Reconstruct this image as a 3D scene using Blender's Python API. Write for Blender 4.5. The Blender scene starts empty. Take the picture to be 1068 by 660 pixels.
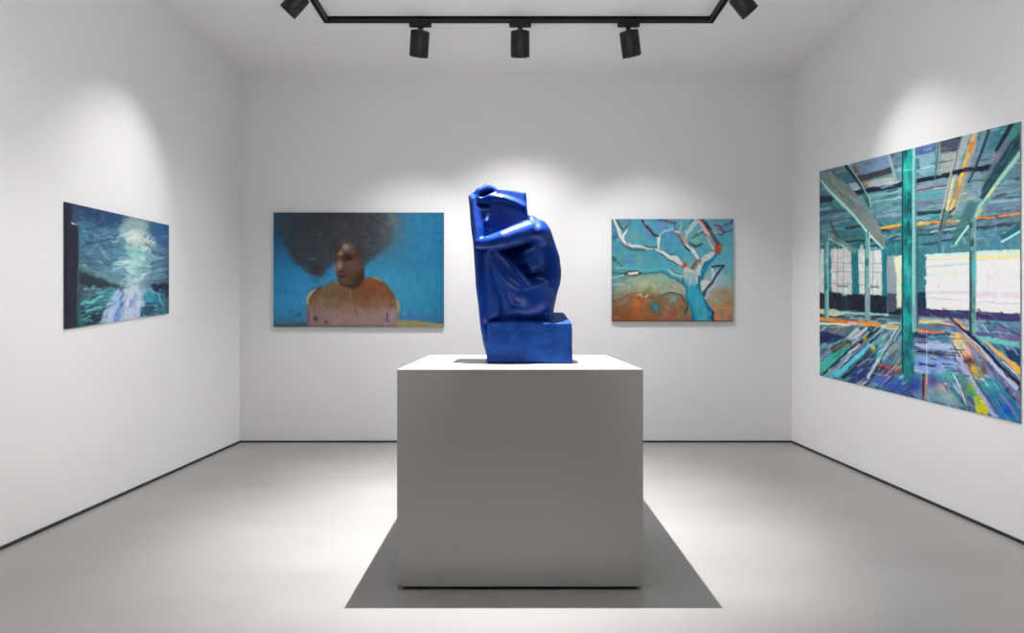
import bpy, bmesh, math, random
import numpy as np
from mathutils import Vector, Matrix

S = bpy.context.scene
COL = S.collection
F = 639.0            # focal length in pixels of the 1068-wide frame
EYE = 1.2            # eye height in metres
CX, CY = 535.0, 333.4
BACK = 6.0           # distance to the back wall
XL, XR = -2.676, 2.732
CEIL = EYE + (CY - 76.0) * BACK / F
FRONT = -5.0


def srgb(c):
    out = []
    for v in c[:3]:
        v = v / 255.0
        out.append(v / 12.92 if v <= 0.04045 else ((v + 0.055) / 1.055) ** 2.4)
    return tuple(out)


def tag(o, label=None, cat=None, group=None, kind=None):
    if label: o['label'] = label
    if cat: o['category'] = cat
    if group: o['group'] = group
    if kind: o['kind'] = kind
    return o


def empty(name, loc, label, cat, group=None):
    o = bpy.data.objects.new(name, None)
    o.empty_display_size = 0.1
    COL.objects.link(o)
    o.location = loc
    tag(o, label, cat, group)
    return o


def link_bm(name, bm, mat, parent=None, smooth=False, loc=None, rot=None):
    me = bpy.data.meshes.new(name)
    bmesh.ops.recalc_face_normals(bm, faces=bm.faces)
    bm.to_mesh(me); bm.free()
    if mat: me.materials.append(mat)
    if smooth:
        for p in me.polygons: p.use_smooth = True
    o = bpy.data.objects.new(name, me)
    COL.objects.link(o)
    if parent: o.parent = parent
    if loc is not None: o.location = loc
    if rot is not None: o.rotation_euler = rot
    return o


def box(bm, x0, x1, y0, y1, z0, z1, bevel=0.0, seg=2):
    ret = bmesh.ops.create_cube(bm, size=1.0)
    vs = ret['verts']
    for v in vs:
        v.co = Vector((x0 + (v.co.x + .5) * (x1 - x0), y0 + (v.co.y + .5) * (y1 - y0), z0 + (v.co.z + .5) * (z1 - z0)))
    if bevel > 0:
        es = list({e for v in vs for e in v.link_edges})
        bmesh.ops.bevel(bm, geom=es, offset=bevel, segments=seg, profile=.6, affect='EDGES')
    return bm


def lathe(bm, prof, n=48, mat=None):
    """prof: list of (r, z); closed surface of revolution about z"""
    rings = []
    for r, z in prof:
        if r < 1e-6:
            rings.append([bm.verts.new((0, 0, z))])
        else:
            rings.append([bm.verts.new((r * math.cos(2 * math.pi * i / n), r * math.sin(2 * math.pi * i / n), z)) for i in range(n)])
    for a, b in zip(rings[:-1], rings[1:]):
        if len(a) == 1 and len(b) == 1: continue
        for i in range(n):
            j = (i + 1) % n
            if len(a) == 1: bm.faces.new((a[0], b[i], b[j]))
            elif len(b) == 1: bm.faces.new((a[i], a[j], b[0]))
            else: bm.faces.new((a[i], a[j], b[j], b[i]))
    if mat is not None:
        for r in rings:
            for v in r: v.co = mat @ v.co
    return bm


def principled(name, base, rough=.5, spec=.5, metal=0.0):
    m = bpy.data.materials.new(name); m.use_nodes = True
    b = m.node_tree.nodes['Principled BSDF']
    b.inputs['Base Color'].default_value = (*base, 1)
    b.inputs['Roughness'].default_value = rough
    b.inputs['Specular IOR Level'].default_value = spec
    b.inputs['Metallic'].default_value = metal
    return m, m.node_tree, b


def noise_mix(nt, b, c1, c2, scale, detail=4, lo=.35, hi=.65, coord='Object', stretch=None):
    tc = nt.nodes.new('ShaderNodeTexCoord')
    mp = nt.nodes.new('ShaderNodeMapping')
    if stretch: mp.inputs['Scale'].default_value = stretch
    nt.links.new(tc.outputs[coord], mp.inputs['Vector'])
    n = nt.nodes.new('ShaderNodeTexNoise')
    n.inputs['Scale'].default_value = scale; n.inputs['Detail'].default_value = detail
    nt.links.new(mp.outputs['Vector'], n.inputs['Vector'])
    r = nt.nodes.new('ShaderNodeValToRGB')
    r.color_ramp.elements[0].position = lo; r.color_ramp.elements[0].color = (*c1, 1)
    r.color_ramp.elements[1].position = hi; r.color_ramp.elements[1].color = (*c2, 1)
    nt.links.new(n.outputs['Fac'], r.inputs['Fac'])
    nt.links.new(r.outputs['Color'], b.inputs['Base Color'])
    return n, mp


def add_bump(nt, b, src, strength, dist):
    bp = nt.nodes.new('ShaderNodeBump')
    bp.inputs['Strength'].default_value = strength; bp.inputs['Distance'].default_value = dist
    nt.links.new(src, bp.inputs['Height'])
    nt.links.new(bp.outputs['Normal'], b.inputs['Normal'])


# ------------------------------------------------------------------ materials
WALLC = (.84, .832, .835)
m_wall, nt, b = principled('white_wall_paint', WALLC, .62, .3)
n, _ = noise_mix(nt, b, tuple(c * .985 for c in WALLC), WALLC, 1.3, 3)
n2 = nt.nodes.new('ShaderNodeTexNoise'); n2.inputs['Scale'].default_value = 220
add_bump(nt, b, n2.outputs['Fac'], .05, .002)
m_ceil, nt, b = principled('ceiling_paint', (.84, .84, .835), .8, .2)
noise_mix(nt, b, (.885, .88, .87), (.895, .89, .88), 2)
m_floor, nt, b = principled('polished_concrete', (.6, .59, .57), .4, .5)
n, _ = noise_mix(nt, b, (.30, .287, .28), (.385, .379, .37), .8, 2.5, .2, .8, stretch=(1, 2.0, 1))
rr = nt.nodes.new('ShaderNodeMapRange'); rr.inputs['To Min'].default_value = .26; rr.inputs['To Max'].default_value = .32
nt.links.new(n.outputs['Fac'], rr.inputs['Value']); nt.links.new(rr.outputs['Result'], b.inputs['Roughness'])
m_dim, nt, b = principled('low_bounce_wall', (.2, .2, .2), .7, .3)  # unseen front wall, kept dark to cut the light it bounces back
noise_mix(nt, b, (.19, .19, .19), (.21, .21, .21), 2)
m_gap, nt, b = principled('dark_gap_shade', (.035, .034, .033), .6, .3)  # dark colour stands in for shade in the recessed gaps
noise_mix(nt, b, (.03, .03, .03), (.045, .044, .042), 6)
m_plinth, nt, b = principled('white_plinth_paint', (.79, .78, .765), .5, .4)
noise_mix(nt, b, (.455, .445, .43), (.47, .46, .445), 1.5)
m_black, nt, b = principled('black_powder_coat', (.022, .021, .02), .4, .35)
noise_mix(nt, b, (.010, .010, .0095), (.015, .0145, .014), 30)
m_steel, nt, b = principled('brushed_steel', (.6, .6, .6), .3, .5, 1.0)
noise_mix(nt, b, (.5, .5, .5), (.7, .7, .7), 40)
m_lens, nt, b = principled('lamp_glass', (.9, .9, .86), .2, .5)
b.inputs['Emission Color'].default_value = (1, .97, .92, 1); b.inputs['Emission Strength'].default_value = 3
m_blue, nt, b = principled('blue_pigment', (.01, .06, .42), .34, .3)
n, _ = noise_mix(nt, b, (.0005, .021, .175), (.001, .036, .26), 9, 6)
n3 = nt.nodes.new('ShaderNodeTexNoise'); n3.inputs['Scale'].default_value = 55; n3.inputs['Detail'].default_value = 5
tcc = nt.nodes.new('ShaderNodeTexCoord'); nt.links.new(tcc.outputs['Object'], n3.inputs['Vector'])
add_bump(nt, b, n3.outputs['Fac'], .25, .004)
m_blue_rough, nt, b = principled('blue_pigment_rough', (.01, .06, .40), .6, .2)
n, _ = noise_mix(nt, b, (.001, .026, .165), (.004, .054, .265), 16, 8)
n3 = nt.nodes.new('ShaderNodeTexNoise'); n3.inputs['Scale'].default_value = 45; n3.inputs['Detail'].default_value = 8
tcc = nt.nodes.new('ShaderNodeTexCoord'); nt.links.new(tcc.outputs['Object'], n3.inputs['Vector'])
add_bump(nt, b, n3.outputs['Fac'], .5, .006)

# ------------------------------------------------------------------ room shell
def slab(name, x0, x1, y0, y1, z0, z1, mat):
    o = link_bm(name, box(bmesh.new(), x0, x1, y0, y1, z0, z1), mat)
    return tag(o, kind='structure')

T = .15
slab('floor', XL - T, XR + T, FRONT - T, BACK + T, -T, 0, m_floor)
slab('ceiling', XL - T, XR + T, FRONT - T, BACK + T, CEIL, CEIL + T, m_ceil)
slab('wall_left', XL - T, XL, FRONT - T, BACK + T, 0, CEIL, m_wall)
slab('wall_right', XR, XR + T, FRONT - T, BACK + T, 0, CEIL, m_wall)
slab('wall_back', XL, XR, BACK, BACK + T, 0, CEIL, m_wall)
slab('wall_front', XL, XR, FRONT - T, FRONT, 0, CEIL, m_dim)
g, h = .010, .017  # strips coloured dark in place of the shadow gap at the wall foot
slab('gap_shade_left', XL, XL + g, FRONT, BACK, 0, h, m_gap)
slab('gap_shade_right', XR - g, XR, FRONT, BACK, 0, h, m_gap)
slab('gap_shade_back', XL + g, XR - g, BACK - g, BACK, 0, h, m_gap)
slab('gap_shade_front', XL + g, XR - g, FRONT, FRONT + g, 0, h, m_gap)

# ------------------------------------------------------------------ plinth
PD0 = 2.718; PX0, PX1 = -.515, .578; PTOP = .9805; PD1 = 3.816
pl = empty('display_plinth', ((PX0 + PX1) / 2, (PD0 + PD1) / 2, 0),
           'large square light grey plinth in the middle of the gallery floor under the blue sculpture', 'plinth')
def rel(bm, root):
    bmesh.ops.translate(bm, verts=bm.verts, vec=-Vector(root.location))
    return bm
link_bm('plinth_body', rel(box(bmesh.new(), PX0, PX1, PD0, PD1, .016, PTOP, .0025, 2), pl), m_plinth, pl)
o = link_bm('toe_kick', rel(box(bmesh.new(), PX0 + .025, PX1 - .025, PD0 + .025, PD1 - .025, 0, .0165), pl), m_gap, pl)
o['label'] = 'dark recessed base'
EXPO = 0.30
GAIN = dict(portrait=1.03, tree=1.05, hall=1.0, night=1.15)
LP = dict(rear_l=80, rear_c=100, rear_r=80, side=55, over=1080, wash=52, cross=260, front=26, up=39)
# ------------------------------------------------------------------ lighting track
TZ = CEIL
RY = 4.9
RX0, RX1 = -1.495, 1.587
RYF = 1.2
tr = empty('lighting_track', (0, RY, TZ), 'black track rail fixed to the white ceiling, bending towards the viewer at both ends', 'lighting track')
def rail(x0, x1, y0, y1):
    bm = bmesh.new()
    w = .021; zt, zb = TZ, TZ - .038
    if abs(x1 - x0) > abs(y1 - y0):
        box(bm, x0 - w, x1 + w, y0 - w, y0 - .007, zb, zt, .002); box(bm, x0 - w, x1 + w, y0 + .007, y0 + w, zb, zt, .002)
        box(bm, x0 - w, x1 + w, y0 - w, y0 + w, zt - .016, zt)
    else:
        box(bm, x0 - w, x0 - .007, y0, y1, zb, zt, .002); box(bm, x0 + .007, x0 + w, y0, y1, zb, zt, .002)
        box(bm, x0 - w, x0 + w, y0, y1, zt - .016, zt)
    return link_bm('track_rail', rel(bm, tr), m_black, tr)
rail(RX0, RX1, RY, RY)
rail(RX0, RX0, RYF, RY - .022)
rail(RX1, RX1, RYF, RY - .022)

ZR = TZ - .038       # underside of the rail
def spotlight(x, y, along, aim, label, power, size=68, blend=1.0, stem=.022, R=.076, H=.192, beam=None):
    """adapter on the rail, short stem, yoke and cylindrical housing looking along aim"""
    root = empty('track_spotlight', (x, y, ZR), label, 'spotlight', 'black spotlights on the ceiling track')
    bm = bmesh.new()
    L = .088
    if along == 'x': box(bm, -L, L, -.018, .018, -.036, 0, .004)
    else: box(bm, -.018, .018, -L, L, -.036, 0, .004)
    link_bm('track_adapter', bm, m_black, root)
    d = Vector(aim).normalized()
    # housing axis: local -z looks along d; the pivot sits at the top of the can
    rot = (-d).to_track_quat('Z', 'Y').to_matrix().to_4x4()
    piv = Vector((0, 0, -.036 - stem))
    bm = bmesh.new()
    lathe(bm, [(0, -.03), (.0105, -.03), (.0105, -.036 - stem * .45), (.014, -.036 - stem * .5), (.014, -.036 - stem), (0, -.036 - stem)], 20)
    link_bm('stem', bm, m_black, root, True)
    top = -.012
    M = Matrix.Translation(piv) @ rot
    bm = bmesh.new()
    prof = [(0, top), (R - .008, top), (R - .003, top - .002), (R, top - .008), (R, top - H + .004), (R - .002, top - H), (R - .007, top - H),
            (R - .009, top - H + .02), (R - .022, top - H + .05), (0, top - H + .05)]
    lathe(bm, prof, 56, M)
    hs = link_bm('lamp_housing', bm, m_black, root)
    for p in hs.data.polygons: p.use_smooth = True
    hs.data.shade_smooth()
    md = hs.modifiers.new('edge', 'EDGE_SPLIT'); md.split_angle = math.radians(35)
    # yoke: two little cheeks with a steel pivot screw
    bm = bmesh.new()
    box(bm, -.018, .018, -.008, .008, .018, .022, .001)
    for s in (-1, 1):
        box(bm, s * .016 - .002, s * .016 + .002, -.008, .008, -.02, .019, 0)
    bmesh.ops.transform(bm, matrix=M, verts=bm.verts)
    yk = link_bm('yoke', bm, m_black, root)
    bm = bmesh.new()
    lathe(bm, [(0, -.024), (.006, -.024), (.006, .024), (0, .024)], 16, M @ Matrix.Translation((0, 0, .004)) @ Matrix.Rotation(math.pi / 2, 4, 'Y'))
    sc = link_bm('pivot_screw', bm, m_steel, yk, True); sc['label'] = 'bright steel pivot screw'
    bm = bmesh.new()
    lathe(bm, [(0, top - H + .042), (R - .026, top - H + .044), (R - .024, top - H + .049), (0, top - H + .0495)], 40, M)
    ln = link_bm('lens', bm, m_lens, hs, True); ln['label'] = 'glowing lens disc'
    # the light itself
    ld = bpy.data.lights.new('spot_beam', 'SPOT')
    ld.energy = power; ld.spot_size = math.radians(size); ld.spot_blend = blend; ld.shadow_soft_size = .04
    ld.color = (1, .988, .985)
    lo = bpy.data.objects.new('spot_beam', ld); COL.objects.link(lo)
    lo.parent = root
    lo.location = M @ Vector((0, 0, top - H - .004))
    lo.rotation_euler = (Vector(beam).normalized() if beam else d).to_track_quat('-Z', 'Y').to_euler()
    return root

CAN_Y = RY
def rx(px): return (px - CX) * RY / F
spotlight(rx(438.5), RY, 'x', (-.12, .30, -1), 'black cylinder spotlight left of the middle one on the rear rail, bottom tipped slightly left', LP['rear_l'], 84)
spotlight(rx(542.5), RY, 'x', (0, .30, -1), 'black cylinder spotlight hanging straight at the middle of the rear rail', LP['rear_c'], 100)
spotlight(rx(655.5), RY, 'x', (.20, .30, -1), 'black cylinder spotlight right of the middle one, tipped right, with a bright steel pivot', LP['rear_r'], 84)
spotlight(RX0, 4.38, 'y', (-1, .10, -1.05), 'black spotlight cut by the top edge, on the left rail, aimed at the left wall', LP['side'], 58, stem=.012, R=.064, H=.165, beam=(-.80, -.22, -1.22))
spotlight(RX1, 4.38, 'y', (.92, .10, -1.05), 'black spotlight cut by the top edge, on the right rail, aimed at the right wall', LP['side'], 58, stem=.012, R=.064, H=.165, beam=(.80, -.24, -1.22))

def beam(name, loc, target, power, size, blend=1.0, soft=.03):
    ld = bpy.data.lights.new(name, 'SPOT')
    ld.energy = power; ld.spot_size = math.radians(size); ld.spot_blend = blend; ld.shadow_soft_size = soft
    ld.color = (1, .988, .98)
    lo = bpy.data.objects.new(name, ld); COL.objects.link(lo)
    lo.location = loc
    lo.rotation_euler = (Vector(target) - Vector(loc)).to_track_quat('-Z', 'Y').to_euler()
    return lo
# ------------------------------------------------------------------ sculpture, modelled as a distance field in photo-like units
SD = 3.2; PU = F / SD       # units per metre
SX0, SX1, SY0, SY1, ST0, ST1 = 484., 603., 186., 384., -42., 44.
H = .8

def grid(h=H):
    xs = np.arange(SX0, SX1, h, dtype=np.float32); ys = np.arange(SY0, SY1, h, dtype=np.float32); ts = np.arange(ST0, ST1, h, dtype=np.float32)
    return xs, ys, ts

def poly_sdf(px, py, pts):
    pts = np.array(pts, dtype=np.float32); n = len(pts)
    d = np.full(px.shape, 1e9, np.float32); s = np.ones(px.shape, np.float32)
    for i in range(n):
        a = pts[i]; b_ = pts[i - 1]
        e = b_ - a; wx = px - a[0]; wy = py - a[1]
        t = np.clip((wx * e[0] + wy * e[1]) / max(float(e @ e), 1e-9), 0, 1)
        bx = wx - e[0] * t; by = wy - e[1] * t
        d = np.minimum(d, bx * bx + by * by)
        c1 = py >= a[1]; c2 = py < b_[1]; c3 = e[0] * wy > e[1] * wx
        flip = (c1 & c2 & c3) | (~c1 & ~c2 & ~c3)
        s = np.where(flip, -s, s)
    return s * np.sqrt(d)

def smin(a, b_, k):
    h_ = np.clip(.5 + .5 * (b_ - a) / k, 0, 1)
    return b_ * (1 - h_) + a * h_ - k * h_ * (1 - h_)
def smax(a, b_, k): return -smin(-a, -b_, k)

class Field:
    def __init__(s, h=H):
        xs, ys, ts = grid(h)
        s.xs, s.ys, s.ts = xs, ys, ts
        s.X = xs[:, None, None]; s.Y = ys[None, :, None]; s.T = ts[None, None, :]
        s.gx, s.gy = np.meshgrid(xs, ys, indexing='ij')
    def cone(s, *nodes):
        """chain of round cones: (x, y, t, r)"""
        out = None
        nodes = [(CX + (n_[0] - CX) * (1 + n_[2] / 639.), CY + (n_[1] - CY) * (1 + n_[2] / 639.), n_[2], n_[3]) for n_ in nodes]
        for a, b_ in zip(nodes[:-1], nodes[1:]):
            ax, ay, at, ar = a; ex, ey, et = b_[0] - ax, b_[1] - ay, b_[2] - at
            l2 = ex * ex + ey * ey + et * et + 1e-9
            u = np.clip(((s.X - ax) * ex + (s.Y - ay) * ey + (s.T - at) * et) / l2, 0, 1)
            d = np.sqrt((s.X - ax - u * ex) ** 2 + (s.Y - ay - u * ey) ** 2 + (s.T - at - u * et) ** 2) - (ar + (b_[3] - ar) * u)
            out = d if out is None else np.minimum(out, d)
        return out.astype(np.float32)
    def ell(s, x, y, t, rx_, ry_, rt_, ang=0):
        tf = t - rt_ * .8
        x = CX + (x - CX) * (1 + tf / 639.); y = CY + (y - CY) * (1 + tf / 639.)
        c, n_ = math.cos(ang), math.sin(ang)
        u = ((s.X - x) * c + (s.Y - y) * n_) / rx_; v = (-(s.X - x) * n_ + (s.Y - y) * c) / ry_; w_ = (s.T - t) / rt_
        k0 = np.sqrt(u * u + v * v + w_ * w_)
        k1 = np.sqrt((u / rx_) ** 2 + (v / ry_) ** 2 + (w_ / rt_) ** 2) + 1e-6
        return (k0 * (k0 - 1) / k1).astype(np.float32)
    def prism(s, pts, t0, t1, r):
        d2 = poly_sdf(s.gx, s.gy, pts)[:, :, None] + r
        tc, hh = (t0 + t1) / 2, (t1 - t0) / 2
        dt = np.abs(s.T - tc) - hh + r
        return (np.minimum(np.maximum(d2, dt), 0) + np.sqrt(np.maximum(d2, 0) ** 2 + np.maximum(dt, 0) ** 2) - r).astype(np.float32)

def surface_net(f, xs, ys, ts):
    """dual surface of the zero level; returns verts (grid units->coords) and quads"""
    inside = f < 0
    nx, ny, nz = f.shape
    sh = (nx - 1, ny - 1, nz - 1)
    acc = np.zeros(sh + (3,), np.float32); cnt = np.zeros(sh, np.float32)
    def sl(dx, dy, dz): return (slice(dx, nx - 1 + dx), slice(dy, ny - 1 + dy), slice(dz, nz - 1 + dz))
    cor = [(i, j, k) for i in (0, 1) for j in (0, 1) for k in (0, 1)]
    for a in cor:
        for ax in range(3):
            if a[ax] == 1: continue
            b_ = list(a); b_[ax] = 1; b_ = tuple(b_)
            fa, fb = f[sl(*a)], f[sl(*b_)]
            m = (fa < 0) != (fb < 0)
            t = np.where(m, fa / np.where(m, fa - fb, 1), 0)
            cnt += m
            for q in range(3):
                acc[..., q] += np.where(m, a[q] + (t if q == ax else 0), 0)
    act = cnt > 0
    ids = np.full(sh, -1, np.int64); ids[act] = np.arange(act.sum())
    cells = np.argwhere(act)
    V = cells + acc[act] / cnt[act][:, None]
    V = np.stack([xs[0] + V[:, 0] * (xs[1] - xs[0]), ys[0] + V[:, 1] * (ys[1] - ys[0]), ts[0] + V[:, 2] * (ts[1] - ts[0])], 1)
    Q = []
    for ax in range(3):
        s0 = [slice(None)] * 3; s1 = [slice(None)] * 3
        s0[ax] = slice(0, -1); s1[ax] = slice(1, None)
        ch = inside[tuple(s0)] != inside[tuple(s1)]
        e = np.argwhere(ch)
        o1, o2 = [a for a in range(3) if a != ax]
        ok = (e[:, o1] > 0) & (e[:, o2] > 0) & (e[:, o1] < f.shape[o1] - 1) & (e[:, o2] < f.shape[o2] - 1)
        e = e[ok]
        def at(d1, d2):
            c = e.copy(); c[:, o1] -= d1; c[:, o2] -= d2
            return ids[c[:, 0], c[:, 1], c[:, 2]]
        q = np.stack([at(0, 0), at(1, 0), at(1, 1), at(0, 1)], 1)
        fl = inside[e[:, 0], e[:, 1], e[:, 2]]
        if ax == 1: fl = ~fl
        q[fl] = q[fl][:, ::-1]
        Q.append(q)
    return V, np.concatenate(Q)

def sdf_object(name, fld, f, mat, parent, smooth_it=2):
    V, Q = surface_net(f, fld.xs, fld.ys, fld.ts)
    W = np.stack([(V[:, 0] - CX) / PU, SD + V[:, 2] / PU, EYE + (CY - V[:, 1]) / PU], 1) - np.array(parent.location)
    # light Laplacian smoothing
    for _ in range(smooth_it):
        a = np.zeros_like(W); c = np.zeros(len(W))
        for i in range(4):
            for j in ((i + 1) % 4, (i - 1) % 4):
                np.add.at(a, Q[:, i], W[Q[:, j]]); np.add.at(c, Q[:, i], 1)
        W = W * .45 + .55 * a / np.maximum(c, 1)[:, None]
    me = bpy.data.meshes.new(name)
    me.from_pydata([], [], [])
    me.vertices.add(len(W)); me.vertices.foreach_set('co', W.astype(np.float32).ravel())
    me.loops.add(Q.size); me.loops.foreach_set('vertex_index', Q.astype(np.int32).ravel())
    me.polygons.add(len(Q)); me.polygons.foreach_set('loop_start', np.arange(0, Q.size, 4, dtype=np.int32))
    me.update(calc_edges=True); me.validate()
    me.materials.append(mat)
    me.shade_smooth()
    bm = bmesh.new(); bm.from_mesh(me); bmesh.ops.recalc_face_normals(bm, faces=bm.faces); bm.to_mesh(me); bm.free()
    me.shade_smooth()
    o = bpy.data.objects.new(name, me); COL.objects.link(o); o.parent = parent
    return o

G = Field()
sc_root = empty('sculpture', ((551 - CX) / PU, SD, PTOP), 'cobalt blue sculpture of a crouching figure with folded arms on the white plinth', 'sculpture')

# --- stone block under the figure: rough sides, top sloping up towards the back
BT = [-30, 33]
f = G.prism([(509.5, 337), (593.5, 335), (594.5, 352), (594.8, 377.2), (508.6, 377.2), (508.8, 355)], BT[0], BT[1], 1.8)
side = poly_sdf(*np.meshgrid(G.ys, G.ts, indexing='ij'), [(377.2, -31), (336.6, -29.5), (325.5, 31), (377.2, 34)])[None]
f = G.prism([(509.5, 318), (590, 318), (593.6, 338), (594.6, 377.2), (508.4, 377.2), (508.8, 355)], BT[0], BT[1], 2.0)
f = smax(f, side, 2.5)
rough = .35 * np.sin(G.X * .11 + G.Y * .07) * np.sin(G.Y * .13 + G.T * .09)
f = f + rough.astype(np.float32)
f = np.maximum(f, G.Y - 377.15)
base_f = f
o = sdf_object('block_base', G, f, m_blue_rough, sc_root, 1)
o['label'] = 'rough hewn block base'

# --- figure
sil = [(489.3, 206), (498, 198.8), (505, 194.2), (509.8, 192), (515, 195.6), (520, 198.2), (535, 200), (549, 203), (549.8, 212), (550.3, 221), (556, 224.6),
       (563, 228.6), (569.4, 232.6), (573.4, 240), (579, 254), (583.2, 268), (585.2, 282), (584.4, 297), (580.6, 311), (578, 322), (576.6, 336), (576, 345), (508, 345),
       (509, 377), (507.6, 370), (504.8, 358), (502, 343), (499, 315), (496.6, 295), (495.4, 270), (493.4, 250), (491.2, 230)]
# slab / column on the left, running past the block down to its foot
slabd = G.prism([(489.4, 206), (500, 206), (506, 225), (510, 250), (514, 290), (515, 335), (516, 350), (512, 374), (507, 368), (504.6, 357), (501.8, 342), (499, 315), (496.6, 295), (495.4, 270), (493.4, 250), (491.2, 230)], -17, 26, 5)
# hair / head block
head = G.prism([(497, 200), (510, 194), (519, 198.6), (535, 200.6), (549, 203.5), (550, 222), (551, 246), (520, 256), (499, 254), (494, 225)], -20, 24, 4.5)
tilt = (G.T + 20) + (G.Y - 222) * .12 - (G.X - 530) * .10      # front face leaning slightly
head = smax(head, -(tilt + 0 * G.X), 3)
torso = G.prism([(540, 226), (556, 225), (569, 232.5), (576, 246), (583, 268), (585, 284), (584, 298), (579, 315), (577, 340), (530, 340), (512, 325), (505, 262)], -9, 25, 9)
fig = smin(smin(slabd, head, 2.5), torso, 4)
# upper arm/shoulder arching over
sh = G.ell(562, 242, -8, 12, 12.5, 19, .5)
fig = smin(fig, sh, 6)
lat = G.cone((566, 246, -6, 10), (575, 268, -3, 9.5), (577, 288, -3, 9))          # back running down
fig = smin(fig, lat, 7)
# flank between arm and thigh with ribs
fig = smin(fig, G.ell(556, 268, -6, 12, 16, 12, -.3), 6)
for (rx_, ry_, w_) in ((548, 266, 3.4), (551, 275, 3.6), (555, 284, 3.4)):
    fig = smin(fig, G.cone((rx_ - 8, ry_ + 1, -9, 1.8), (rx_, ry_ - 1.5, -15, w_), (rx_ + 9, ry_ - 6, -14, 2.2)), 4)
# breast / belly hollow in shadow
fig = smax(fig, -G.ell(533, 268, -24, 10, 8, 10, .7), 5)
# hips and buttock
fig = smin(fig, G.ell(560, 312, -3, 20, 20.5, 25, -.15), 5)
fig = smin(fig, G.ell(550, 322, -2, 23, 14, 23), 5)
# thigh from knee (top left) down to the hip
thigh = G.cone((515, 264, -18, 8), (528, 283, -19, 10.5), (545, 306, -16, 14.5), (556, 314, -10, 17))
fig = smin(fig, thigh, 2.5)
# fold between thigh and flank
fig = smax(fig, -G.cone((531, 264, -24, 3), (541, 281, -27, 3.2), (549, 296, -28, 3), (558, 295, -29, 2.4), (569, 289, -25, 1.2)), 5)
fig = smin(fig, G.cone((523, 270, -25, 1.5), (533, 282, -27, 1.6), (545.5, 297, -28.5, 1.4)), 4)
fig = smin(fig, G.cone((553.5, 302, -25, 1.4), (563, 299, -23, 1.8), (571, 294, -18, 2)), 7)
fig = smin(fig, G.cone((513, 272, -23, 1.4), (520, 283, -26, 1.6), (532, 294, -29, 1.4), (541, 300, -30, 1)), 4)
# second leg behind, shin going down to the foot
shin = G.cone((513, 268, -14, 7.5), (513, 292, -13, 6.2), (518, 312, -15, 6.5), (516, 326, -19, 5.5))
fig = smin(fig, shin, 2.5)
calf = G.cone((520, 284, -13, 8), (528, 303, -14, 9.5), (534, 322, -12, 9))
fig = smin(fig, calf, 3)
fig = smin(fig, G.prism([(512, 292), (524, 296), (548, 318), (575, 328), (575, 345), (508, 345), (509, 320)], -17, 20, 5), 4)
# groove between slab and shin, hollow under knee
fig = smax(fig, -G.cone((511.5, 284, -24, 1.2), (512.2, 298, -23, 2.6), (513, 316, -23, 1.6)), 2.5)
fig = smax(fig, -G.cone((521, 305, -29, 1.5), (526, 318, -27, 2.6), (529, 327, -25, 2)), 3)
# foot on the block
fig = smin(fig, G.cone((516, 326, -18, 5), (511, 330, -19, 4), (509, 333, -19, 3.5)), 4)
# crossing arm: elbow at the left, shoulder at the right
arm = G.cone((500, 254, -21, 5.5), (512, 253, -25, 7.6), (525, 250, -26, 9.6), (539, 245.5, -22, 10.6), (552, 241, -16, 11), (561, 240, -12, 11))
fig = smin(fig, arm, 1.8)
# raised forearm against the slab and hand folded over the head
fore = G.cone((499, 252, -21, 5.5), (497.6, 238, -19, 5.6), (495.2, 222, -17, 4.6), (493.8, 209, -16, 4))
fig = smin(fig, fore, 2)
hand = G.cone((493.2, 207.6, -15, 3), (500, 205.4, -17, 2.6), (508, 204.2, -18.5, 2.3), (514, 205, -18.5, 1.9), (520, 208, -18, 1.4))
fig = smin(fig, hand, 1.5)
for k, (a0, a1) in enumerate((((509, 203.5), (516.5, 201.0)), ((510, 204.5), (518, 204.2)), ((510, 206), (517, 207.6)))):
    fig = smin(fig, G.cone((a0[0], a0[1] + .6, -18.5, 1.4), (a1[0], a1[1] + 1, -19.5, .9)), 1.2)
# hollows above and below the hand
fig = smax(fig, -G.ell(507, 199, -22, 8, 2.8, 10, -.32), 1.2)
fig = smax(fig, -G.ell(504, 212, -25, 7.5, 3.4, 11, .1), 1.5)
# wrist edge at the very top
fig = smin(fig, G.prism([(489.2, 207), (498, 199), (505, 194.3), (509.8, 192.2), (515, 195.8), (520, 198.6), (520, 212), (489.6, 212)], -13, 20, 1.4), 1.5)
fig = smax(fig, -G.ell(506, 200.5, -19, 7, 2.4, 7, -.4), 1)
# faint face under the hair: eye socket, nose, mouth
fig = smax(fig, -G.ell(506, 225.5, -26, 3, 1.5, 5.5, .1), 3)
fig = smin(fig, G.cone((509, 226, -20, 1.5), (507.5, 231, -22, 2.0)), 2.5)
fig = smax(fig, -G.ell(511.5, 236.5, -25, 3.2, 1.4, 4.8, .5), 2.5)
# hair ridge running across the block
fig = smin(fig, G.cone((513, 206, -19, 2), (524, 206.5, -21, 2), (535, 210.5, -19.5, 2), (546, 216, -17, 2)), 5)
# clip everything to the outline
silf = G.prism(sil, -38, 27, 1.5)
fig = smax(fig, silf, 2.5)
# rest on the block
rest = poly_sdf(*np.meshgrid(G.ys, G.ts, indexing='ij'), [(180, -60), (180, 60), (327, 60), (327, 31), (339, -31), (339, -60)])[None]
fig_up = smax(fig, rest.astype(np.float32), .5)
fig_lo = np.maximum(slabd, G.X - 511.5)
fig = np.minimum(fig_up, fig_lo)
fig = np.maximum(fig, G.Y - 376.6)
fig += (.22 * np.sin(G.X * .23 + 1) * np.sin(G.Y * .19) * np.sin(G.T * .2 + .4)).astype(np.float32)
sdf_object('crouching_figure', G, fig.astype(np.float32), m_blue, sc_root, 2)
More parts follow.
